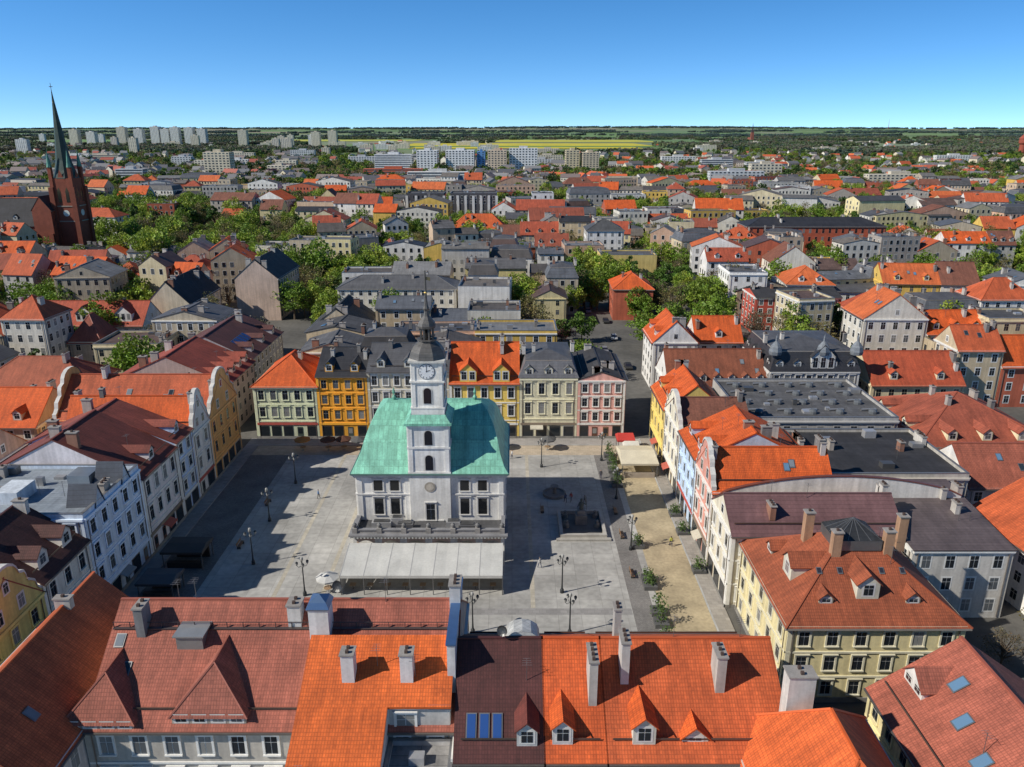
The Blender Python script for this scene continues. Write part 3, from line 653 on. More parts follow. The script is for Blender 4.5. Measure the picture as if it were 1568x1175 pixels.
b=B();b.box(-53,22.6,143.6,147,0,.13,'paving',(.34,.32,.30));b.box(-53,22.6,143.4,143.6,0,.14,'stone',(.4,.4,.39));b.box(26,28,74,147,0,.13,'paving',(.36,.33,.29));b.box(25.85,26,74,147,0,.14,'stone',(.4,.4,.39))
b.box(-53,-50.5,66,143.3,0,.13,'paving',(.3,.29,.28));b.done('pavement')
# fountain basin
b=B(11,110.4)
c=(.42,.40,.36)
for a in((-3.6,3.6,-4.2,-3.7),(-3.6,3.6,3.7,4.2),(-3.6,-3.1,-3.7,3.7),(3.1,3.6,-3.7,3.7)): b.box(*a,0,.75,'stone',c,'basin')
b.f([(-3.1,-3.7,.2),(3.1,-3.7,.2),(3.1,3.7,.2),(-3.1,3.7,.2)],'stone',(.14,.13,.12),'basin_floor')
b.box(-4.2,4.2,-4.9,-4.2,0,.3,'stone',sh(c,.9),'step')
b.box(-.9,.9,0,1.8,.2,1.8,'stone',(.26,.24,.22),'pedestal');b.box(-.6,.6,.3,1.5,1.8,2.5,'stone',(.26,.24,.22),'pedestal')
b.lathe([(.35,2.5),(.3,2.9),(.42,3.3),(.35,3.7),(.14,3.85),(.2,4.05),(.16,4.3),(0,4.4)],8,'stone',(.09,.1,.09),0,.9,'neptune_statue')
b.tube((.3,.9,3.6),(.8,.7,3.4),.1,.07,6,'stone',(.09,.1,.09),'neptune_statue');b.tube((.8,.7,2.4),(.8,.7,4.8),.03,.03,5,'metal',(.1,.1,.1),'neptune_statue')
b.tube((-.3,.9,3.6),(-.6,.6,3.0),.1,.06,6,'stone',(.09,.1,.09),'neptune_statue')
for q in(-1,1):
    for r_ in(-1,1): b.lathe([(.5,0),(.42,.8),(.2,1.0),(.3,1.3),(0,1.5)],8,'stone',(.2,.19,.17),q*2.4,.9+r_*1.6,'corner_figures')
b.done('neptune_fountain',True)
b=B(7.3,121.5);b.lathe([(2.0,0),(2.0,.5),(1.7,.5),(1.7,.3),(.3,.3),(.3,1.4),(.7,1.6),(.7,1.7),(0,1.7)],20,'stone',(.2,.19,.18));b.done('round_well')
def stall(name,x,y,w,d,h,c,side=None,flat=False):
    b=B(x,y)
    for sx in(-1,1):
        for sy in(-1,1): b.box(sx*w/2-.06,sx*w/2+.06,sy*d/2-.06,sy*d/2+.06,0,h,'metal',(.2,.2,.2),'posts')
    r=.9 if not flat else .25
    e=.25
    P=[(-w/2-e,-d/2-e,h),(w/2+e,-d/2-e,h),(w/2+e,d/2+e,h),(-w/2-e,d/2+e,h)]
    b.f([P[0],P[1],(w/2,0,h+r),(-w/2,0,h+r)],'fabric',c,'roof');b.f([P[2],P[3],(-w/2,0,h+r),(w/2,0,h+r)],'fabric',c,'roof')
    b.f([P[1],P[2],(w/2,0,h+r)],'fabric',c,'roof');b.f([P[3],P[0],(-w/2,0,h+r)],'fabric',c,'roof')
    for i in range(4):
        p,q=P[i],P[(i+1)%4];b.f([p,q,(q[0],q[1],h-.35),(p[0],p[1],h-.35)],'fabric',sh(c,.85),'valance')
    b.box(-w/2+.3,w/2-.3,-d/2+.3,-d/2+.9,0,.95,'paint',side or (.35,.3,.25),'counter')
    b.box(-w/2+.3,w/2-.3,d/2-.5,d/2-.3,0,2.0,'paint',side or (.35,.3,.25),'back_wall')
    b.done(name,True)
stall('cafe_awning',23.0,132,6.2,8,3.0,(.66,.60,.46));stall('market_tent',22.2,141.5,3,3,2.6,(.55,.05,.04),(.7,.7,.7))
stall('market_tent',22.8,137.6,2.6,2.2,2.5,(.68,.66,.6))
stall('wooden_kiosk',-47,99.5,5.5,4,2.9,(.08,.07,.065),(.06,.045,.035),True);stall('wooden_kiosk',-47.5,91.5,4.5,3.5,2.7,(.1,.1,.11),(.08,.06,.05),True)
def parasol(x,y,c,r=1.6):
    b=B(x,y);b.lathe([(.04,0),(.04,2.7)],6,'metal',(.3,.3,.3),part='pole');b.lathe([(r,2.15),(r,2.35),(0,3.0)],8,'fabric',c,part='shade')
    b.lathe([(.6,.72),(.6,.76),(0,.76)],10,'paint',(.3,.2,.12),part='table');b.lathe([(.3,0),(.3,.08),(0,.08)],8,'stone',(.3,.3,.3),part='pole');b.done('parasol',True)
for x,y,c in[(-36,141,(.12,.05,.03)),(-33,141.3,(.12,.05,.03)),(-30,141,(.1,.1,.1)),(-41,141,(.5,.2,.05)),(-25,141.5,(.5,.45,.38)),(-6,141.5,(.5,.45,.38)),(-2.5,141.5,(.5,.45,.38)),(7,141.2,(.12,.12,.12)),(-25.0,91.8,(.6,.6,.58))]: parasol(x,y,c)
# ---------------- vegetation ----------------
def leafquad(b,p,sz,c,part='crown'):
    u=Vector((R.gauss(0,1),R.gauss(0,1),R.gauss(0,1))).normalized();v=u.orthogonal().normalized()
    v=(v*math.cos(1.3)+u.cross(v)*math.sin(R.uniform(0,6))).normalized();u=u.cross(v).normalized()*sz*.5;v=v*sz*.5*R.uniform(.6,1)
    b.f([tuple(p-u-v),tuple(p+u-v*.6),tuple(p+u*.7+v),tuple(p-u*.6+v*.8)],'leaf',c,part)
def treefaces(b,H,R0,nc,nl,ls,col,sparse=1.0,trunk=True):
    bc=(.12,.09,.06)
    if trunk:
        b.tube((0,0,0),(0.1,0,H*.2),H*.028,H*.02,7,'bark',bc,'trunk');b.tube((.1,0,H*.2),(0,.15,H*.6),H*.02,H*.01,6,'bark',bc,'trunk')
    for i in range(nc):
        while 1:
            p=Vector((R.uniform(-1,1),R.uniform(-1,1),R.uniform(-1,1)))
            if .35<p.length<1: break
        tz=(p.z+1)/2
        wz=.65+.35*math.sin(math.pi*min(1,tz*.9+.15))
        c=Vector((p.x*R0*wz,p.y*R0*wz,H*.6+p.z*H*.36))
        cr=R0*R.uniform(.24,.42)
        if trunk and (i%2==0 or sparse<1): b.tube((0,.05,H*R.uniform(.22,.5)),tuple(c),H*.009,H*.003,4,'bark',bc,'trunk')
        k=R.uniform(.6,1.35);cc=(col[0]*k*R.uniform(.85,1.2),col[1]*k,col[2]*k)
        for j in range(nl):
            q=Vector((R.gauss(0,1),R.gauss(0,1),R.gauss(0,1))).normalized()*cr*R.uniform(.45,1.05)
            q.z*=.8;kk=R.uniform(.75,1.2)
            leafquad(b,c+q,ls*R.uniform(.6,1.3),(cc[0]*kk,cc[1]*kk,cc[2]*kk))
TV=[]
G1=(.17,.27,.025);G2=(.09,.18,.022);G3=(.24,.32,.035);G4=(.15,.12,.065);G5=(.06,.12,.022);G6=(.20,.18,.06);G7=(.12,.045,.04)
for i,(H,r,c,nc,nl,ls,spv) in enumerate([(12,4.8,G1,28,85,.5,1),(10,4,G2,24,85,.48,1),(14,5,G3,30,80,.55,1),(11,4.2,G4,30,30,.28,.5),(9,4.2,G2,24,80,.48,1),(13,4.6,G1,28,75,.5,1),(12,4.6,G6,30,42,.34,.5),(13,3.2,G5,24,90,.48,1),(9,4,G7,22,60,.4,1)]):
    b=B();treefaces(b,H,r,nc,nl,ls,c,spv);fs=[x for v in b.p.values() for x in v];TV.append(mkmesh('tree_shape',fs))
def tree(x,y,s=1,v=None,z=0):
    i=R.choice([0,0,1,2,2,3,3,4,5,6,6,7]) if v is None else v
    if v is None and R.random()<.02: i=8
    o=bpy.data.objects.new('deciduous_tree',TV[i]);sc.collection.objects.link(o)
    o.location=(x,y,z);o.rotation_euler=(0,0,R.uniform(0,6.28));o.scale=(s*R.uniform(.9,1.15),s*R.uniform(.9,1.15),s*R.uniform(.85,1.15))
def shrubplanter(x,y,h=1.6):
    b=B(x,y);b.box(-.9,.9,-.9,.9,0,.6,'stone',(.10,.10,.10),'planter')
    b.tube((0,0,.5),(0,0,h),.06,.04,5,'bark',(.1,.07,.05),'stem')
    for j in range(200):
        q=Vector((R.gauss(0,.42),R.gauss(0,.42),R.uniform(.6,h+.8)));k=R.uniform(.6,1.3);leafquad(b,q,.22,(.08*k,.14*k,.03*k),'shrub')
    b.done('planter_shrub',True)
for x,y,h in[(19,81,1.2),(19,84.5,2.4),(19,87,2.2),(19,93,1.2),(19,94.6,1.0),(19,104,1.2),(18.6,125,1.4),(18.6,128,2.2),(18.6,131,2.0),(18.8,135,1.8),(18.6,138,2.2),(26.6,97,1.4),(26.6,108,1.2),(26.6,114,1.0)]: shrubplanter(x,y,h)
def bench(x,y,r=0):
    b=B(x,y,0,r)
    for z in range(4): b.box(-1,1,-.25+z*.13,-.15+z*.13,.43,.47,'paint',(.25,.14,.07),'seat',True)
    for z in range(3): b.box(-1,1,.28,.32,.55+z*.14,.65+z*.14,'paint',(.25,.14,.07),'backrest',True)
    for x_ in(-.8,.8): b.box(x_-.04,x_+.04,-.25,.3,0,.43,'metal',(.1,.1,.1),'legs')
    b.done('park_bench',True)
for x,y in[(17,96),(17,107),(17,115),(5,115.5),(-41,104),(-41,118)]: bench(x,y,math.pi/2)
def person(x,y,rot,top,legs,st=.25):
    J=[(0,0,.95),(0,0,1.2),(0,0,1.42),(0,.0,1.53),(0,.02,1.66),(0,.02,1.76),
       (-.1,st*.3,.9),(-.11,st*.6,.5),(-.11,st,.08),(-.11,st+.14,.04),(.1,-st*.3,.9),(.11,-st*.4,.5),(.11,-st,.1),(.11,-st+.14,.05),
       (-.19,0,1.4),(-.25,-st*.3,1.14),(-.25,-st*.3+.08,.88),(-.25,-st*.25+.1,.8),(.19,0,1.4),(.25,st*.2,1.14),(.25,st*.5+.05,.88),(.25,st*.5+.08,.8)]
    Rr=[.14,.14,.13,.06,.1,.07,.09,.065,.045,.04,.09,.065,.045,.04,.07,.05,.035,.035,.07,.05,.035,.035]
    E=[(0,1),(1,2),(2,3),(3,4),(4,5),(0,6),(6,7),(7,8),(8,9),(0,10),(10,11),(11,12),(12,13),(2,14),(14,15),(15,16),(16,17),(2,18),(18,19),(19,20),(20,21)]
    me=bpy.data.meshes.new('sk');me.from_pydata(J,E,[]);o=bpy.data.objects.new('sk',me);sc.collection.objects.link(o)
    m=o.modifiers.new('s','SKIN');
    for i,v in enumerate(me.skin_vertices[0].data): v.radius=(Rr[i],Rr[i])
    me.skin_vertices[0].data[0].use_root=True
    o.modifiers.new('u','SUBSURF').levels=1
    dg=bpy.context.evaluated_depsgraph_get();ev=o.evaluated_get(dg);em=ev.to_mesh()
    fs=[]
    for p in em.polygons:
        c=p.center;z=c.z
        col=top
        if abs(c.x)>.2 and z<.86: col=(.5,.3,.22)
        elif z<.1: col=(.03,.03,.03)
        elif z<.97 and abs(c.x)<.22: col=legs
        elif z>1.5: col=(.5,.3,.22) if (z<1.7 and c.y>.04) else (.07,.045,.03)
        fs.append(([tuple(em.vertices[i].co) for i in p.vertices],'paint',col))
    mm=mkmesh('pedestrian',fs);ev.to_mesh_clear();bpy.data.objects.remove(o)
    o=bpy.data.objects.new('pedestrian',mm);sc.collection.objects.link(o);o.location=(x,y,.01);o.rotation_euler=(0,0,rot)
for a in[(9,118.5,.4,(.05,.07,.15),(.04,.04,.06)),(10,118.9,2.4,(.5,.1,.08),(.08,.08,.12)),(12.2,117.8,1.1,(.1,.1,.1),(.15,.13,.1)),(4,98,.9,(.6,.6,.58),(.05,.07,.15)),(-33,120,-1.2,(.1,.2,.4),(.05,.05,.05)),(-15,140,1.5,(.4,.35,.2),(.06,.06,.1)),(16,128,2.9,(.05,.05,.06),(.05,.05,.09)),(24,104,.2,(.5,.5,.1),(.05,.05,.09)),(-35,86,.6,(.3,.05,.05),(.05,.05,.09)),(0,137,1.9,(.5,.5,.5),(.05,.05,.09))]: person(*a)
def car(x,y,r,c):
    b=B(x,y,0,r);w=.88
    prof=[(-2.15,.35),(-2.2,.7),(-2.05,.92),(-1.2,1.0),(1.9,1.0),(2.15,.85),(2.2,.4),(2.1,.28),(-2.1,.28)]
    cab=[(-1.25,1.0),(-.6,1.42),(1.0,1.46),(1.75,1.0)]
    for q in(-1,1): b.f([(px,q*w,pz) for px,pz in prof],'paint',c,'body')
    for i in range(len(prof)):
        p,q=prof[i],prof[(i+1)%len(prof)];b.f([(p[0],-w,p[1]),(q[0],-w,q[1]),(q[0],w,q[1]),(p[0],w,p[1])],'paint',c,'body')
    for i in range(3):
        p,q=cab[i],cab[i+1];b.f([(p[0],-w*(.95 if p[1]==1 else .75),p[1]),(q[0],-w*(.95 if q[1]==1 else .75),q[1]),(q[0],w*(.95 if q[1]==1 else .75),q[1]),(p[0],w*(.95 if p[1]==1 else .75),p[1])],'paint' if i==1 else 'glass',c if i==1 else (.02,.02,.03),'cabin')
    for q in(-1,1): b.f([(px,q*w*(.95 if pz==1 else .75),pz) for px,pz in cab],'glass',(.02,.02,.03),'cabin')
    for X in(-1.4,1.4):
        for q in(-1,1):
            b.tube((X,q*.7,.32),(X,q*.91,.32),.32,.32,12,'paint',(.02,.02,.02),'wheels')
            b.f([(X+.32*math.cos(t*.5236),q*.91,.32+.32*math.sin(t*.5236)) for t in range(12)],'paint',(.05,.05,.05),'wheels')
            b.f([(X+.18*math.cos(t*.5236),q*.915,.32+.18*math.sin(t*.5236)) for t in range(12)],'metal',(.4,.4,.4),'wheels')
    b.done('parked_car',True)
for x,y in((30.6,196),(26.2,212),(30.6,226),(30.6,247),(26.2,262)): car(x,y,math.pi/2,R.choice([(.5,.5,.5),(.03,.03,.03),(.2,.2,.22)]))
for i in range(6): car(36+i*6.2,154.2,0,R.choice([(.5,.5,.5),(.03,.03,.03),(.6,.6,.6)]))
for i in range(4): car(-54.2,160+i*7.5,math.pi/2,R.choice([(.5,.5,.5),(.03,.03,.03),(.6,.6,.6)]))
for x,y in((40,66.5),(46,66),(52,58)): car(x,y,.3,R.choice([(.1,.1,.12),(.5,.5,.5)]))
# ======================= MID TOWN =======================
EX+= [(-57.5,-50,40,215),(-53,28,60,148),(24,33,147,262),(28,120,148.5,157)]
bld('white_gabled_school',-136,-103,211,224,8,5.5,'gx',WHITE,(.50,.10,.05),fl=2,lod=1,dorm=((0,3),),dsz=(4.5,2.4),chim=3,sides=(0,1))
bld('blank_gable_house',-108,-95,225,250,11,6.5,'gy',(.66,.57,.42),DK,fl=3,lod=1,sides=(1,),chim=4)
bld('blank_gable_house',-90,-76,250,276,14,6,'gy',(.66,.50,.40),(.08,.075,.075),fl=4,lod=1,sides=(1,),chim=5)
bld('white_office_block',-56,-18,246,260,11.5,3,'hip',(.78,.73,.62),(.13,.13,.135),'seam',fl=4,lod=1,chim=4,sides=(0,1))
bld('yellow_blank_house',-17,5,281,295,12,2.6,'gx',(.70,.60,.28),GRR,'tar',fl=4,lod=2,sides=(1,),chim=3)
bld('white_corner_tenement',33.5,50,351,366,17,4,'hip',WHITE,(.1,.1,.1),'seam',fl=5,lod=1,chim=4)
bld('yellow_blank_house',35,57,306,320,12.4,0,'flat',(.70,.54,.2),GRR,'tar',fl=4,lod=2,sides=(),chim=3)
bld('brick_school',112,178,374,392,16,3.4,'hip',(.50,.11,.055),(.04,.04,.045),'seam',fl=4,lod=1,chim=9,wm='brick',bay=3,trim=(.54,.17,.10),dorm=())
bld('orange_hip_house',-33,-3,424,440,9,7,'hip',BEI,(.68,.13,.03),fl=3,lod=1,chim=3,dorm=((0,4),))
bld('red_wall_tenement',74,100,232,246,11.5,1.6,'gx',(.48,.085,.055),DK,'tar',fl=4,lod=1,chim=5)
bld('gable_front_house',-53,-38,196,214,10.5,5.5,'gy',(.64,.53,.37),(.05,.05,.05),fl=3,lod=1,chim=4,sides=(0,1,3))
bld('red_gable_house',-112,-104,190,200,9,6,'hip',(.5,.4,.3),(.38,.1,.06),fl=3,lod=1,chim=1)
for x0,x1,st in((-68,-44,0),(-40,-10,0),(13,27,1)):
    b=bld('modern_block',x0,x1,515,533,20,0,'flat',(.74,.74,.72) if st else (.08,.08,.09),GRR,'tar',fl=6,lod=2,chim=0,sides=(0,1,3),finish=False)
    n=int((x1-x0)/5)
    if not st:
        for i in range(n+1):
            x=-(x1-x0)/2+i*(x1-x0)/n;b.box(x-.8,x+.8,-9.4,-9.1,0,19,'plaster',(.7,.7,.68),'fins')
    b.done('modern_block')
def slabblock(nm,x0,x1,y0,y1,h,col,fl,hz=None,mg=110):
    b=B((x0+x1)/2,(y0+y1)/2);W=x1-x0;D=y1-y0;EX.append((x0,x1,y0-mg,y1))
    b.box(-W/2,W/2,-D/2,D/2,0,h,'plaster',col)
    b.box(-W*.15,W*.15,-D*.3,D*.3,h,h+3,'plaster',sh(col,.8))
    fh=h/fl
    for k in(0,1,3):
        b.side(k);L,Dk=(W,D) if k%2==0 else (D,W);n=max(2,int(L/4.5))
        for j in range(fl):
            if hz: b.quad(-L/2+.6,L/2-.6,-Dk/2-.1,j*fh+fh*.35,j*fh+fh*.8,'glass',(.05,.07,.1))
            else:
                for i in range(n):
                    x=-L/2+(i+.5)*L/n;b.quad(x-1.2,x+1.2,-Dk/2-.1,j*fh+fh*.3,j*fh+fh*.75,'glass',(.05,.07,.09))
    b.side(0);b.done(nm)
WB=(.80,.81,.82)
for x0,x1,h,c,hz in((-205,-150,24,WB,1),(-140,-110,30,WB,0),(-98,-56,30,WB,0),(-52,-40,28,(.12,.3,.6),0),(-36,-8,30,(.70,.57,.43),0),(-4,38,33,WB,0),(80,100,30,(.62,.54,.37),0),(104,128,27,(.58,.50,.37),0)):
    slabblock('apartment_block',x0,x1,1190+R.uniform(-10,20),1206+R.uniform(12,25),h,c,9,hz)
slabblock('tower_block',-378,-346,990,1008,33,(.72,.64,.48),11)
slabblock('long_hall',-200,-120,1080,1095,9,(.62,.16,.08),3,1)
for i in range(26):
    y=R.uniform(820,1700);x=y*R.uniform(-.6,.6)
    w=R.uniform(28,70)
    if free_ok(x-w/2,x+w/2,y-20,y+20) if 'free_ok' in globals() else all(not(x-w/2<a[1] and x+w/2>a[0] and y-20<a[3] and y+20>a[2]) for a in EX):
        slabblock('apartment_block',x-w/2,x+w/2,y,y+13,R.choice([14,15,18]),R.choice([(.74,.74,.72),(.68,.62,.5),(.6,.62,.64),(.74,.68,.55)]),5,R.choice([0,0,1]),35)
for i in range(50):
    y=R.uniform(1900,3400);x=y*R.uniform(-.66,-.02)
    if R.random()<.2: x=y*R.uniform(0,.5)
    h=R.choice([18,18,34,36,40]) if x<-.2*y else 15
    w=R.uniform(18,60) if h<20 else R.uniform(18,28)
    slabblock('apartment_block',x-w/2,x+w/2,y,y+14,h,R.choice([(.74,.74,.72),(.68,.62,.5),(.74,.68,.55)]),int(h/3),0)
for u_,h in((-1560,58),(-1500,50),(-1390,66),(-1330,60),(-1270,68),(-1235,60),(-1200,66),(-1150,64),(-1105,60),(-960,56),(-700,50),(-640,54)):
    slabblock('tower_block',u_-15,u_+15,2900,2925,h,R.choice([(.76,.74,.70),(.70,.64,.52)]),int(h/3),0)
# ---------------- church ----------------
b=B(-211,380);BR=(.26,.07,.04);EX.append((-262,-196,366,398));RF=(.05,.05,.055);GC=(.10,.28,.22)
b.box(-5,5,-5,5,0,38,'brick',BR,'tower')
for q in(-1,1):
    for q2 in(-1,1):
        b.box(q*5-1.1,q*5+1.1,q2*5-1.1,q2*5+1.1,0,34,'brick',sh(BR,.85),'buttresses')
        b.box(q*4.6-.8,q*4.6+.8,q2*4.6-.8,q2*4.6+.8,34,43,'brick',BR,'pinnacles')
        b.lathe([(1.2,43),(.9,44.5),(.0,51)],8,'copper',GC,q*4.6,q2*4.6,'pinnacles')
b.lathe([(5.6,38),(4.4,41.5),(3.3,46),(2.2,55),(1.1,66),(.35,74),(.12,77),(0,77.1)],8,'copper',(.035,.065,.055),0,0,'spire',math.pi/8)
b.box(-.08,.08,-.08,.08,76,80,'metal',(.1,.1,.1),'cross');b.box(-.8,.8,-.08,.08,78.2,78.5,'metal',(.1,.1,.1),'cross')
b.lathe([(.3,71),(.6,71.6),(.3,72.2)],8,'metal',(.3,.25,.1),0,0,'spire')
for k in range(4):
    b.side(k)
    for x in(-1.9,1.9):
        b.f([(x-.8,-5.06,27),(x+.8,-5.06,27),(x+.8,-5.06,32),(x,-5.06,34),(x-.8,-5.06,32)],'glass',(.02,.02,.02),'windows')
    b.f([(-2.2,-5.06,36),(2.2,-5.06,36),(0,-5.06,42)],'brick',BR,'gablets')
    b.f([(1.5*math.cos(j*.5236),-5.1,22+1.5*math.sin(j*.5236)) for j in range(12)],'paint',(.6,.6,.55),'clock')
    b.box(-5.2,5.2,-5.25,-5.0,18,18.5,'stone',(.3,.25,.2),'bands');b.box(-5.2,5.2,-5.25,-5.0,25,25.5,'stone',(.3,.25,.2),'bands')
b.side(0)
b.box(-50,-5,-8,8,0,17,'brick',BR,'nave')
b.ox=-27.5;gableroof(b,45,16,17,11.5,'tar',(.03,.03,.035),BR,1,'brick');b.ox=0
for i in range(6):
    x=-46+i*7.4
    b.f([(x-1,-8.1,6),(x+1,-8.1,6),(x+1,-8.1,13),(x,-8.1,15),(x-1,-8.1,13)],'glass',(.03,.03,.04),'windows')
    b.box(x+3-.5,x+3.5,-9.6,-8,0,13,'brick',sh(BR,.9),'buttresses')
    if i%2:
        b.ox=-27.5;dormer(b,0,x+27.5,16,17,11.5/8,1.5,2,1.5,(.03,.03,.035),(.4,.4,.38),'seam',1);b.ox=0
b.box(-14,-5.1,-9,9,0,24,'brick',BR,'transept')
b.ox=-9.6;b.side(1);gableroof(b,18,8.9,24,6,'tar',(.03,.03,.035),BR,1,'brick');b.side(0);b.ox=0
b.lathe([(1.2,27),(1.3,31),(.8,32),(0,38)],8,'copper',GC,-38,0,'fleche')
b.done('brick_church',True)
def inpark(x,y): return (330<y<600 and -.56*y<x<-.27*y)
def green(x,y):
    return noise.noise(Vector((x/70,y/80,5)))
PALW=[WHITE,WHITE,CREAM,PYEL,(.64,.52,.35),(.64,.48,.34),BEI,(.72,.69,.62),(.5,.48,.45),(.78,.73,.63),(.64,.42,.3),YEL,(.4,.36,.32),(.46,.12,.065)]
def free(x0,x1,y0,y1):
    for a in EX:
        if x0<a[1] and x1>a[0] and y0<a[3] and y1>a[2]: return False
    return True
y=166.0;nb_=0;TREES=[]
while y<780:
    dp=R.uniform(11,14.5);ph=R.uniform(0,6);amp=0 if y<200 else R.uniform(9,19);wl=R.uniform(55,105)
    lim=.70*y+40;x=-lim
    seg=0;segr=0
    while x<lim:
        core=(-60<x<24 and y<330)
        w=R.uniform(10,20) if y<420 else R.uniform(12,32)
        far=(y-166)/600
        yy=y+amp*math.sin(x/wl+ph) if not core else y+(2.5*math.sin(x/17+ph) if y>200 else 0)
        gthr=.06 if core else .16+.14*far
        gr=green(x,yy)
        gap=R.random()<gthr or (gr>(.28 if core else .08) and R.random()<.85)
        rt=math.atan(amp/wl*math.cos(x/wl+ph))+R.uniform(-.04,.04) if not core else R.choice([0,0,.04,-.05])
        park=inpark(x,yy) and R.random()<.88
        if gap or park:
            for _ in range(2):
                TREES.append((x+R.uniform(0,8),yy+R.uniform(-2,dp+5)))
            x+=R.uniform(5,10);continue
        if not free(x+.3,x+w-.3,yy+.3,yy+dp-.3):
            x+=3;continue
        fl=R.choice([3,4,4,5] if y<330 else [2,3,4,4,5]);ev=fl*3.1+R.uniform(0,1.3)
        if y<200 and core: ev=min(ev,13)
        dark=R.random()<(.88 if core else (.70 if abs(x)<.38*y else .58))
        rr=R.random()
        if dark:
            rc=R.choice([DK,(.08,.08,.085),GRR,(.16,.155,.15),(.1,.09,.085),(.12,.075,.065),(.22,.22,.22),(.13,.14,.16),(.19,.17,.15)]);rm=R.choice(['tar','seam'])
            roof='flat' if rr<.3 else ('gx' if rr<.6 else ('mans' if rr<.75 else 'gy'));rh=R.uniform(1.4,3.8)
            if roof=='mans': rh=4.5
        else:
            rc=R.choice([OR,OR,RED,(.60,.12,.04),(.36,.09,.05),(.70,.16,.045),BRN]);rm='tile'
            roof='gx' if rr<.5 else ('gy' if rr<.75 else 'hip');rh=R.uniform(3.8,6)
        k=R.uniform(.85,1.06);wc=sh(R.choice(PALW),k)
        n_d=R.choice([0,0,2,3]) if (rh>3.6 and roof in('gx','hip') and y<450) else 0
        ss=(0,1) if x<-20 else ((0,3) if x>20 else (0,))
        if R.random()<.16: ss=ss[1:]
        d2=dp*R.uniform(.85,1.25)
        bld('tenement_house',x,x+w-.05,yy,yy+d2,ev,rh,roof,wc,rc,rm,sides=ss,fl=fl,lod=1 if y<250 else 2,chim=R.choice([2,3,5]) if y<420 else R.choice([0,1,2]),dorm=((0,n_d),) if n_d else (),rot=rt,ex=False,bay=R.uniform(2.4,3.4),sky=R.choice([0,0,2,3]) if roof in('gx','gy') and y<330 else 0)
        if R.random()<(.45 if core else .25) and free(x+1,x+7,yy+dp+1,yy+dp+9):
            bld('rear_wing',x+1.2,x+6.8,yy+d2+.05,yy+d2+7.5,ev-R.uniform(1,4),1.5,R.choice(['gy','flat']),sh(wc,.9),R.choice([DK,GRR,(.16,.15,.15)]),'tar',sides=(1,3),fl=3,lod=2,chim=1,rot=rt,ex=False)
        nb_+=1;seg+=w;x+=w
        if seg>R.uniform(35,80): seg=0;x+=R.uniform(7,12);TREES.append((x-4,yy+R.uniform(0,10)))
    for _ in range(int(lim/(12 if y>260 else 22))):
        TREES.append((R.uniform(-lim,lim),y+dp+R.uniform(2,8)))
    y+=dp+R.choice([6,9,14,18])+far*9
for x,y_,s,v in[(-75,300,1.5,0),(-70,304,1.3,6),(-82,296,1.3,0),(-92,290,1.3,2),(-64,300,1.2,2),(-115,215,1.2,5),(-150,235,1.2,4),(-142,240,1.2,0),(-120,245,1.1,2),(-60,460,1.3,4),(-95,455,1.3,4),(-88,462,1.2,0),(76,262,1.4,6),(83,264,1.2,4),(88,262,1.2,4),(92,268,1.3,0),(70,268,1.3,3),(110,366,1.2,4),(64,400,1.5,1),(72,395,1.4,6),(82,398,1.5,0),(180,368,1.5,3),(188,366,1.4,3),(196,372,1.4,6),(204,366,1.4,2),(30,455,1.2,4),(50,452,1.1,4),(28,268,1.1,0),(-138,185,1.5,2),(-146,192,1.6,0),(-134,176,1.2,6),(-152,180,1.4,5),(-128,172,1.1,0),(-140,200,1.5,5),(-156,205,1.4,0),(-132,165,1.2,3),(-122,205,1,4),(-148,212,1.4,6),(-160,196,1.4,2),(62,72,.6,1),(57,76,.55,3),(60,66,.6,0),(64,78,.7,6),(-88,330,1.2,0),(-96,324,1.2,5),(-108,330,1.3,2),(-118,318,1.2,6),(-126,322,1.3,0),(-20,330,1.1,0),(62,330,1.2,2),(70,322,1.2,0)]: tree(x,y_,s,v)
for x,y_ in TREES:
    if free(x-2,x+2,y_-2,y_+2): tree(x,y_,R.uniform(.7,1.2)*(1.15 if inpark(x,y_) else 1))
for i in range(110):
    y_=R.uniform(330,600);x=y_*R.uniform(-.56,-.27)
    if free(x-3,x+3,y_-3,y_+3): tree(x,y_,R.uniform(.9,1.45))
# ======================= DISTANT LAND =======================
def hz(x,y):
    t=max(0,min(1,(y-4800)/5200));t=t*t*(3-2*t)
    return t*(66+9*math.sin(x/2300+1)+5*math.sin(x/900))
ys=[-80,60,300,800,2000,3500,4800,5400,6000,6700,7400,8200,9000,10000,11500,14000,20000,40000]
nx=48
def gp(y,i):
    hw=abs(y)*1.25+500;x=-hw+2*hw*i/nx;return (x,y,hz(x,y)-.03)
me=bpy.data.meshes.new('ground')
V=[gp(y,i) for y in ys for i in range(nx+1)];F=[]
for j in range(len(ys)-1):
    for i in range(nx):
        a=j*(nx+1)+i;F.append((a,a+1,a+nx+2,a+nx+1))
me.from_pydata(V,[],F)
gm=bpy.data.materials.new('ground');gm.use_nodes=True;nt=gm.node_tree;N=nt.nodes;L=nt.links;bs=N['Principled BSDF'];bs.inputs['Roughness'].default_value=.95
geo=N.new('ShaderNodeNewGeometry')
def nz(s,det=6):
    n=N.new('ShaderNodeTexNoise');n.inputs['Scale'].default_value=s;n.inputs['Detail'].default_value=det;L.new(geo.outputs['Position'],n.inputs['Vector']);return n.outputs['Fac']
def ramp(f,st):
    r=N.new('ShaderNodeValToRGB');e=r.color_ramp.elements
    while len(e)<len(st): e.new(.5)
    for q,(p,c) in zip(e,st): q.position=p;q.color=(*c,1)
    L.new(f,r.inputs['Fac']);return r.outputs['Color']
town=ramp(nz(.045),[(.35,(.06,.06,.062)),(.46,(.14,.135,.12)),(.53,(.10,.15,.04)),(.66,(.08,.13,.03))])
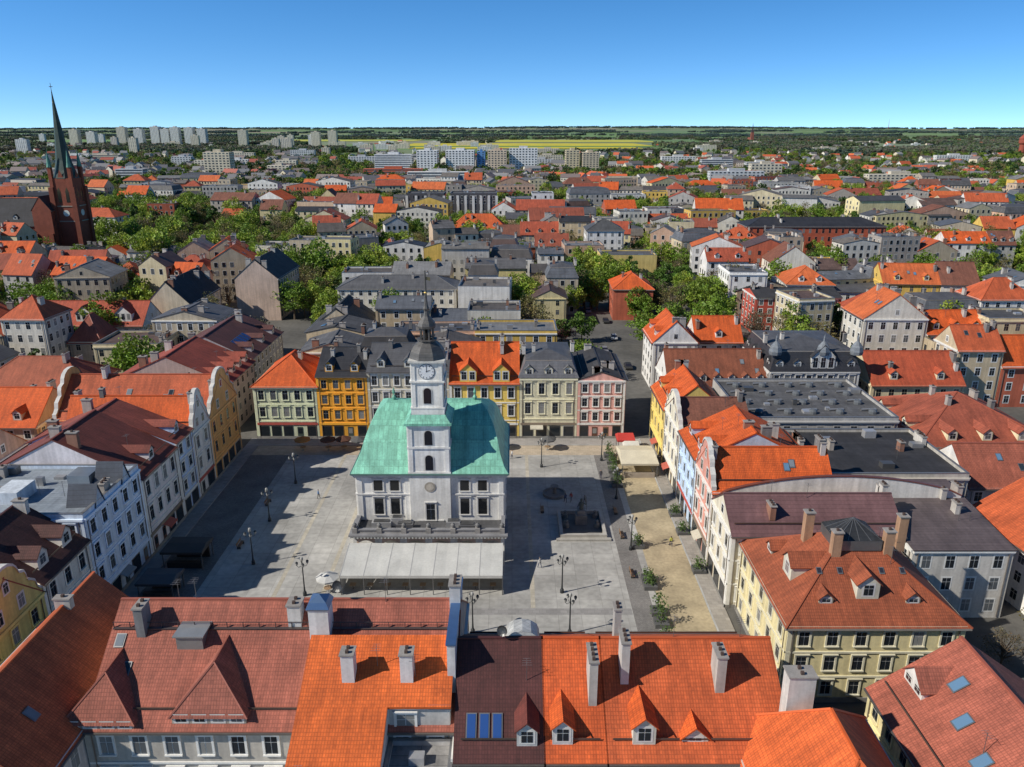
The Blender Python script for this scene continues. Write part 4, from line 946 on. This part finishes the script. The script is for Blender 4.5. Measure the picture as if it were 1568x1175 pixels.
vo=N.new('ShaderNodeTexVoronoi');vo.inputs['Scale'].default_value=.0016;L.new(geo.outputs['Position'],vo.inputs['Vector'])
sepc=N.new('ShaderNodeSeparateColor');L.new(vo.outputs['Color'],sepc.inputs[0])
fld=ramp(sepc.outputs[0],[(.0,(.10,.17,.06)),(.35,(.14,.24,.08)),(.6,(.24,.22,.15)),(.85,(.13,.21,.10))])
sx=N.new('ShaderNodeSeparateXYZ');L.new(geo.outputs['Position'],sx.inputs[0])
mr=N.new('ShaderNodeMapRange');mr.inputs['From Min'].default_value=1200;mr.inputs['From Max'].default_value=2600;L.new(sx.outputs['Y'],mr.inputs['Value'])
mx=N.new('ShaderNodeMix');mx.data_type='RGBA';L.new(mr.outputs['Result'],mx.inputs[0]);L.new(town,mx.inputs[6]);L.new(fld,mx.inputs[7]);L.new(mx.outputs[2],bs.inputs['Base Color'])
me.materials.append(gm);o=bpy.data.objects.new('ground',me);sc.collection.objects.link(o)
YF=[(-420,520,2450,3500),(-100,1000,3700,4600),(-1300,-300,3900,4700),(-2500,-1600,3700,4700)]
sheet('rapeseed_field',-330,420,2560,2780,1.2,'crop',(.58,.50,.03));sheet('rapeseed_field',-420,520,2950,3500,1.2,'crop',(.58,.50,.03))
sheet('rapeseed_field',-100,700,3800,4600,1.2,'crop',(.50,.48,.06));sheet('rapeseed_field',-1300,-500,4100,4700,1.2,'crop',(.48,.48,.07))
sheet('meadow_field',-420,520,2785,2945,1.2,'crop',(.13,.25,.05));sheet('meadow_field',-2500,-1600,3800,4700,1.2,'crop',(.16,.28,.08))
b=B()
WLL=[(.74,.72,.66),(.68,.60,.44),(.76,.72,.6),(.5,.45,.4)];RFF=[(.50,.11,.045),(.60,.13,.045),(.34,.09,.06),(.12,.11,.11),(.2,.16,.15),(.09,.09,.1),(.25,.25,.25),(.14,.14,.15)]
for i in range(2000):
    t=R.random();y_=1/(1/780+(1/4000-1/780)*t);x=y_*R.uniform(-.72,.72)
    if not free(x-8,x+8,y_-8,y_+8) or any(a<x<c and d-350<y_<e for a,c,d,e in YF): continue
    if noise.noise(Vector((x/160,y_/220,3)))>.08: continue
    w=R.uniform(9,26) if y_<1600 else R.uniform(10,22);d=R.uniform(9,13);ev=R.choice([5,6,8,10]) if x>0 else R.choice([6,9,11]);rh=R.uniform(2.5,5);an=R.uniform(-.5,.5)+(1.57 if R.random()<.35 else 0)
    b.ca,b.sa=math.cos(an),math.sin(an);b.ox,b.oy=x,y_
    wc=R.choice(WLL);rc=R.choice(RFF if x>0 else RFF[2:])
    b.box(-w/2,w/2,-d/2,d/2,0,ev,'plaster',wc)
    for q in(-1,1):
        b.f([(-w/2-.3,q*(d/2+.4),ev-.2),(w/2+.3,q*(d/2+.4),ev-.2),(w/2+.3,0,ev+rh),(-w/2-.3,0,ev+rh)],'paint',rc)
        b.f([(q*w/2,-d/2,ev),(q*w/2,d/2,ev),(q*w/2,0,ev+rh)],'plaster',wc)
    if y_<1800:
        for jj in range(int(ev/3)):
            for ii in range(int(w/3.2)):
                xx=-w/2+1.6+ii*3.2;b.quad(xx-.6,xx+.6,-d/2-.06,jj*3+1,jj*3+2.4,'glass',(.04,.05,.06))
        b.box(w*.2-.5,w*.2+.5,-.5,.5,ev+rh-1,ev+rh+1,'plaster',(.4,.3,.25))
b.side(0);b.ox=b.oy=0
b.done('distant_houses')
b=B(1150,1830);b.lathe([(7,0),(6,26),(9,30),(9,39),(9.8,39),(5,45),(1,49),(0,52)],16,'brick',(.34,.08,.05));b.done('brick_water_tower')
b=B(1060,3600);b.box(-6,6,-6,6,0,45,'brick',(.3,.1,.07));b.lathe([(8,45),(3,60),(0,85)],4,'seam',(.08,.05,.05),r0=.785);b.box(-6,6,6,45,0,24,'brick',(.3,.1,.07));b.done('distant_church')
b=B(9000*.46,9000,hz(4140,9000));b.lathe([(3,0),(1.5,60),(0,120)],6,'metal',(.4,.1,.1));b.done('radio_mast')
def variants(nm,specs):
    col=bpy.data.collections.new(nm)
    for sp_ in specs:
        b=B()
        if len(sp_)==2:
            for _ in range(9):
                ox,oy=R.uniform(-26,26),R.uniform(-9,9);bb=B();treefaces(bb,R.uniform(11,16),R.uniform(5,7),11,13,3.0,sh(sp_[0],R.uniform(.75,1.25)),trunk=False)
                for v in bb.p.values():
                    for pts,m,c in v: b.p.setdefault('c',[]).append(([(p[0]+ox,p[1]+oy,p[2]-2) for p in pts],m,c))
        else: treefaces(b,*sp_)
        o=bpy.data.objects.new('tree_variant',mkmesh('tree_variant',[x for v in b.p.values() for x in v]));col.objects.link(o)
    return col
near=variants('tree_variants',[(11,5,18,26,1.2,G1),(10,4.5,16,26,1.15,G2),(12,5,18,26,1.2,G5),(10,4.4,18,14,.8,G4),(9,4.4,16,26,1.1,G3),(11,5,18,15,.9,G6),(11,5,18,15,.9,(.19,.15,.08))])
grove=variants('grove_variants',[((.095,.155,.08),0),((.13,.19,.08),0),((.085,.135,.10),0),((.14,.145,.10),0),((.15,.20,.09),0)])  # aerial haze painted into the leaf colours: lightened and tinted blue
fgrove=variants('forest_variants',[((.10,.155,.14),0),((.13,.18,.15),0),((.085,.14,.135),0)])  # farther haze in the base colour: paler, bluer greens than real foliage
def scatter(name,pts,col,smin,smax,tilt=0):
    me=bpy.data.meshes.new(name);me.from_pydata(pts,[],[]);o=bpy.data.objects.new(name,me);sc.collection.objects.link(o)
    ng=bpy.data.node_groups.new(name,'GeometryNodeTree')
    ng.interface.new_socket('Geometry',in_out='INPUT',socket_type='NodeSocketGeometry');ng.interface.new_socket('Geometry',in_out='OUTPUT',socket_type='NodeSocketGeometry')
    n=ng.nodes;l=ng.links
    gi=n.new('NodeGroupInput');go=n.new('NodeGroupOutput');ci=n.new('GeometryNodeCollectionInfo');ci.inputs['Collection'].default_value=col
    ci.inputs['Separate Children'].default_value=True;ci.inputs['Reset Children'].default_value=True
    ip=n.new('GeometryNodeInstanceOnPoints');ip.inputs['Pick Instance'].default_value=True
    rv=n.new('FunctionNodeRandomValue');rv.data_type='FLOAT_VECTOR';rv.inputs[1].default_value=(0,0,6.28 if not tilt else .5)
    rs=n.new('FunctionNodeRandomValue');rs.data_type='FLOAT';rs.inputs[2].default_value=smin;rs.inputs[3].default_value=smax;rs.inputs['Seed'].default_value=5
    l.new(gi.outputs[0],ip.inputs['Points']);l.new(ci.outputs[0],ip.inputs['Instance']);l.new(rv.outputs[0],ip.inputs['Rotation']);l.new(rs.outputs[1],ip.inputs['Scale']);l.new(ip.outputs[0],go.inputs[0])
    m=o.modifiers.new('scatter','NODES');m.node_group=ng
def clear(x,y): return not any(a<x<c and d-520<y<e for a,c,d,e in YF)
P=[]
for i in range(16000):
    t=R.random();y_=1/(1/560+(1/2300-1/560)*t);x=y_*R.uniform(-.74,.74)
    dn=noise.noise(Vector((x/160,y_/220,3)))
    if dn<(-.18 if x<0 else -.12): continue
    if y_<780 and (R.random()<.65 or green(x,y_)<.02): continue
    if free(x-3,x+3,y_-3,y_+3) and clear(x,y_): P.append((x,y_,0))
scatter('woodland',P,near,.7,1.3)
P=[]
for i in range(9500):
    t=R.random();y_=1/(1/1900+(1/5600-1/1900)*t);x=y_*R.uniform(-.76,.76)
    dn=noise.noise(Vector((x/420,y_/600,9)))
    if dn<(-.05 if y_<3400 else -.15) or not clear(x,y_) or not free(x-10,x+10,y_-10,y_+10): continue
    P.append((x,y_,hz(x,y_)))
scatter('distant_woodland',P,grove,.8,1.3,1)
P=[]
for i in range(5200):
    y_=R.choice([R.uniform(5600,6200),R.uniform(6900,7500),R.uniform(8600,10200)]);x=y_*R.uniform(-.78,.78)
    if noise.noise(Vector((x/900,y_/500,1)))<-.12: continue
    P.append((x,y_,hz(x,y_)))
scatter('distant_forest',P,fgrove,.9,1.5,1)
# ---------------- light, sky, camera ----------------
EL=rad(38);AZ=rad(21)
d=Vector((math.cos(EL)*math.cos(AZ),math.cos(EL)*math.sin(AZ),-math.sin(EL)))
li=bpy.data.lights.new('sun','SUN');li.energy=5.0;li.angle=rad(.5);li.color=(1,.94,.84)
so=bpy.data.objects.new('sun',li);sc.collection.objects.link(so);so.rotation_euler=d.to_track_quat('-Z','Y').to_euler()
w=bpy.data.worlds.new('World');sc.world=w;w.use_nodes=True;nt=w.node_tree;N=nt.nodes;L=nt.links
sky=N.new('ShaderNodeTexSky');sky.sky_type='NISHITA';sky.sun_disc=False;sky.sun_elevation=EL;sky.sun_rotation=math.atan2(-d.x,-d.y)
sky.air_density=1.0;sky.dust_density=.1;sky.ozone_density=3.0
tc=N.new('ShaderNodeTexCoord');mp=N.new('ShaderNodeMapping');mp.inputs['Scale'].default_value=(1,1,2.0);mp.inputs['Location'].default_value=(0,0,.11);L.new(tc.outputs['Generated'],mp.inputs['Vector']);L.new(mp.outputs['Vector'],sky.inputs['Vector'])
hs=N.new('ShaderNodeHueSaturation');hs.inputs['Saturation'].default_value=1.3
L.new(sky.outputs[0],hs.inputs['Color'])
# added sky gain: lifted low over the horizon, dimmed overhead to lower ambient light
sp_=N.new('ShaderNodeSeparateXYZ');L.new(tc.outputs['Generated'],sp_.inputs[0])
mv=N.new('ShaderNodeMapRange');mv.inputs['From Min'].default_value=.15;mv.inputs['From Max'].default_value=.5;mv.inputs['To Min'].default_value=1.5;mv.inputs['To Max'].default_value=.62
L.new(sp_.outputs['Z'],mv.inputs['Value']);L.new(mv.outputs['Result'],hs.inputs['Value'])
bg=N['Background'];bg.inputs['Strength'].default_value=.13;L.new(hs.outputs[0],bg.inputs['Color'])
cam=bpy.data.cameras.new('camera');co=bpy.data.objects.new('camera',cam);sc.collection.objects.link(co)
co.location=(0,0,60);co.rotation_euler=(rad(90-18.14),0,0);cam.lens=36*1190/1568;cam.clip_end=80000;cam.clip_start=1
sc.camera=co
sc.view_settings.view_transform='Standard';sc.view_settings.look='None';sc.view_settings.exposure=0
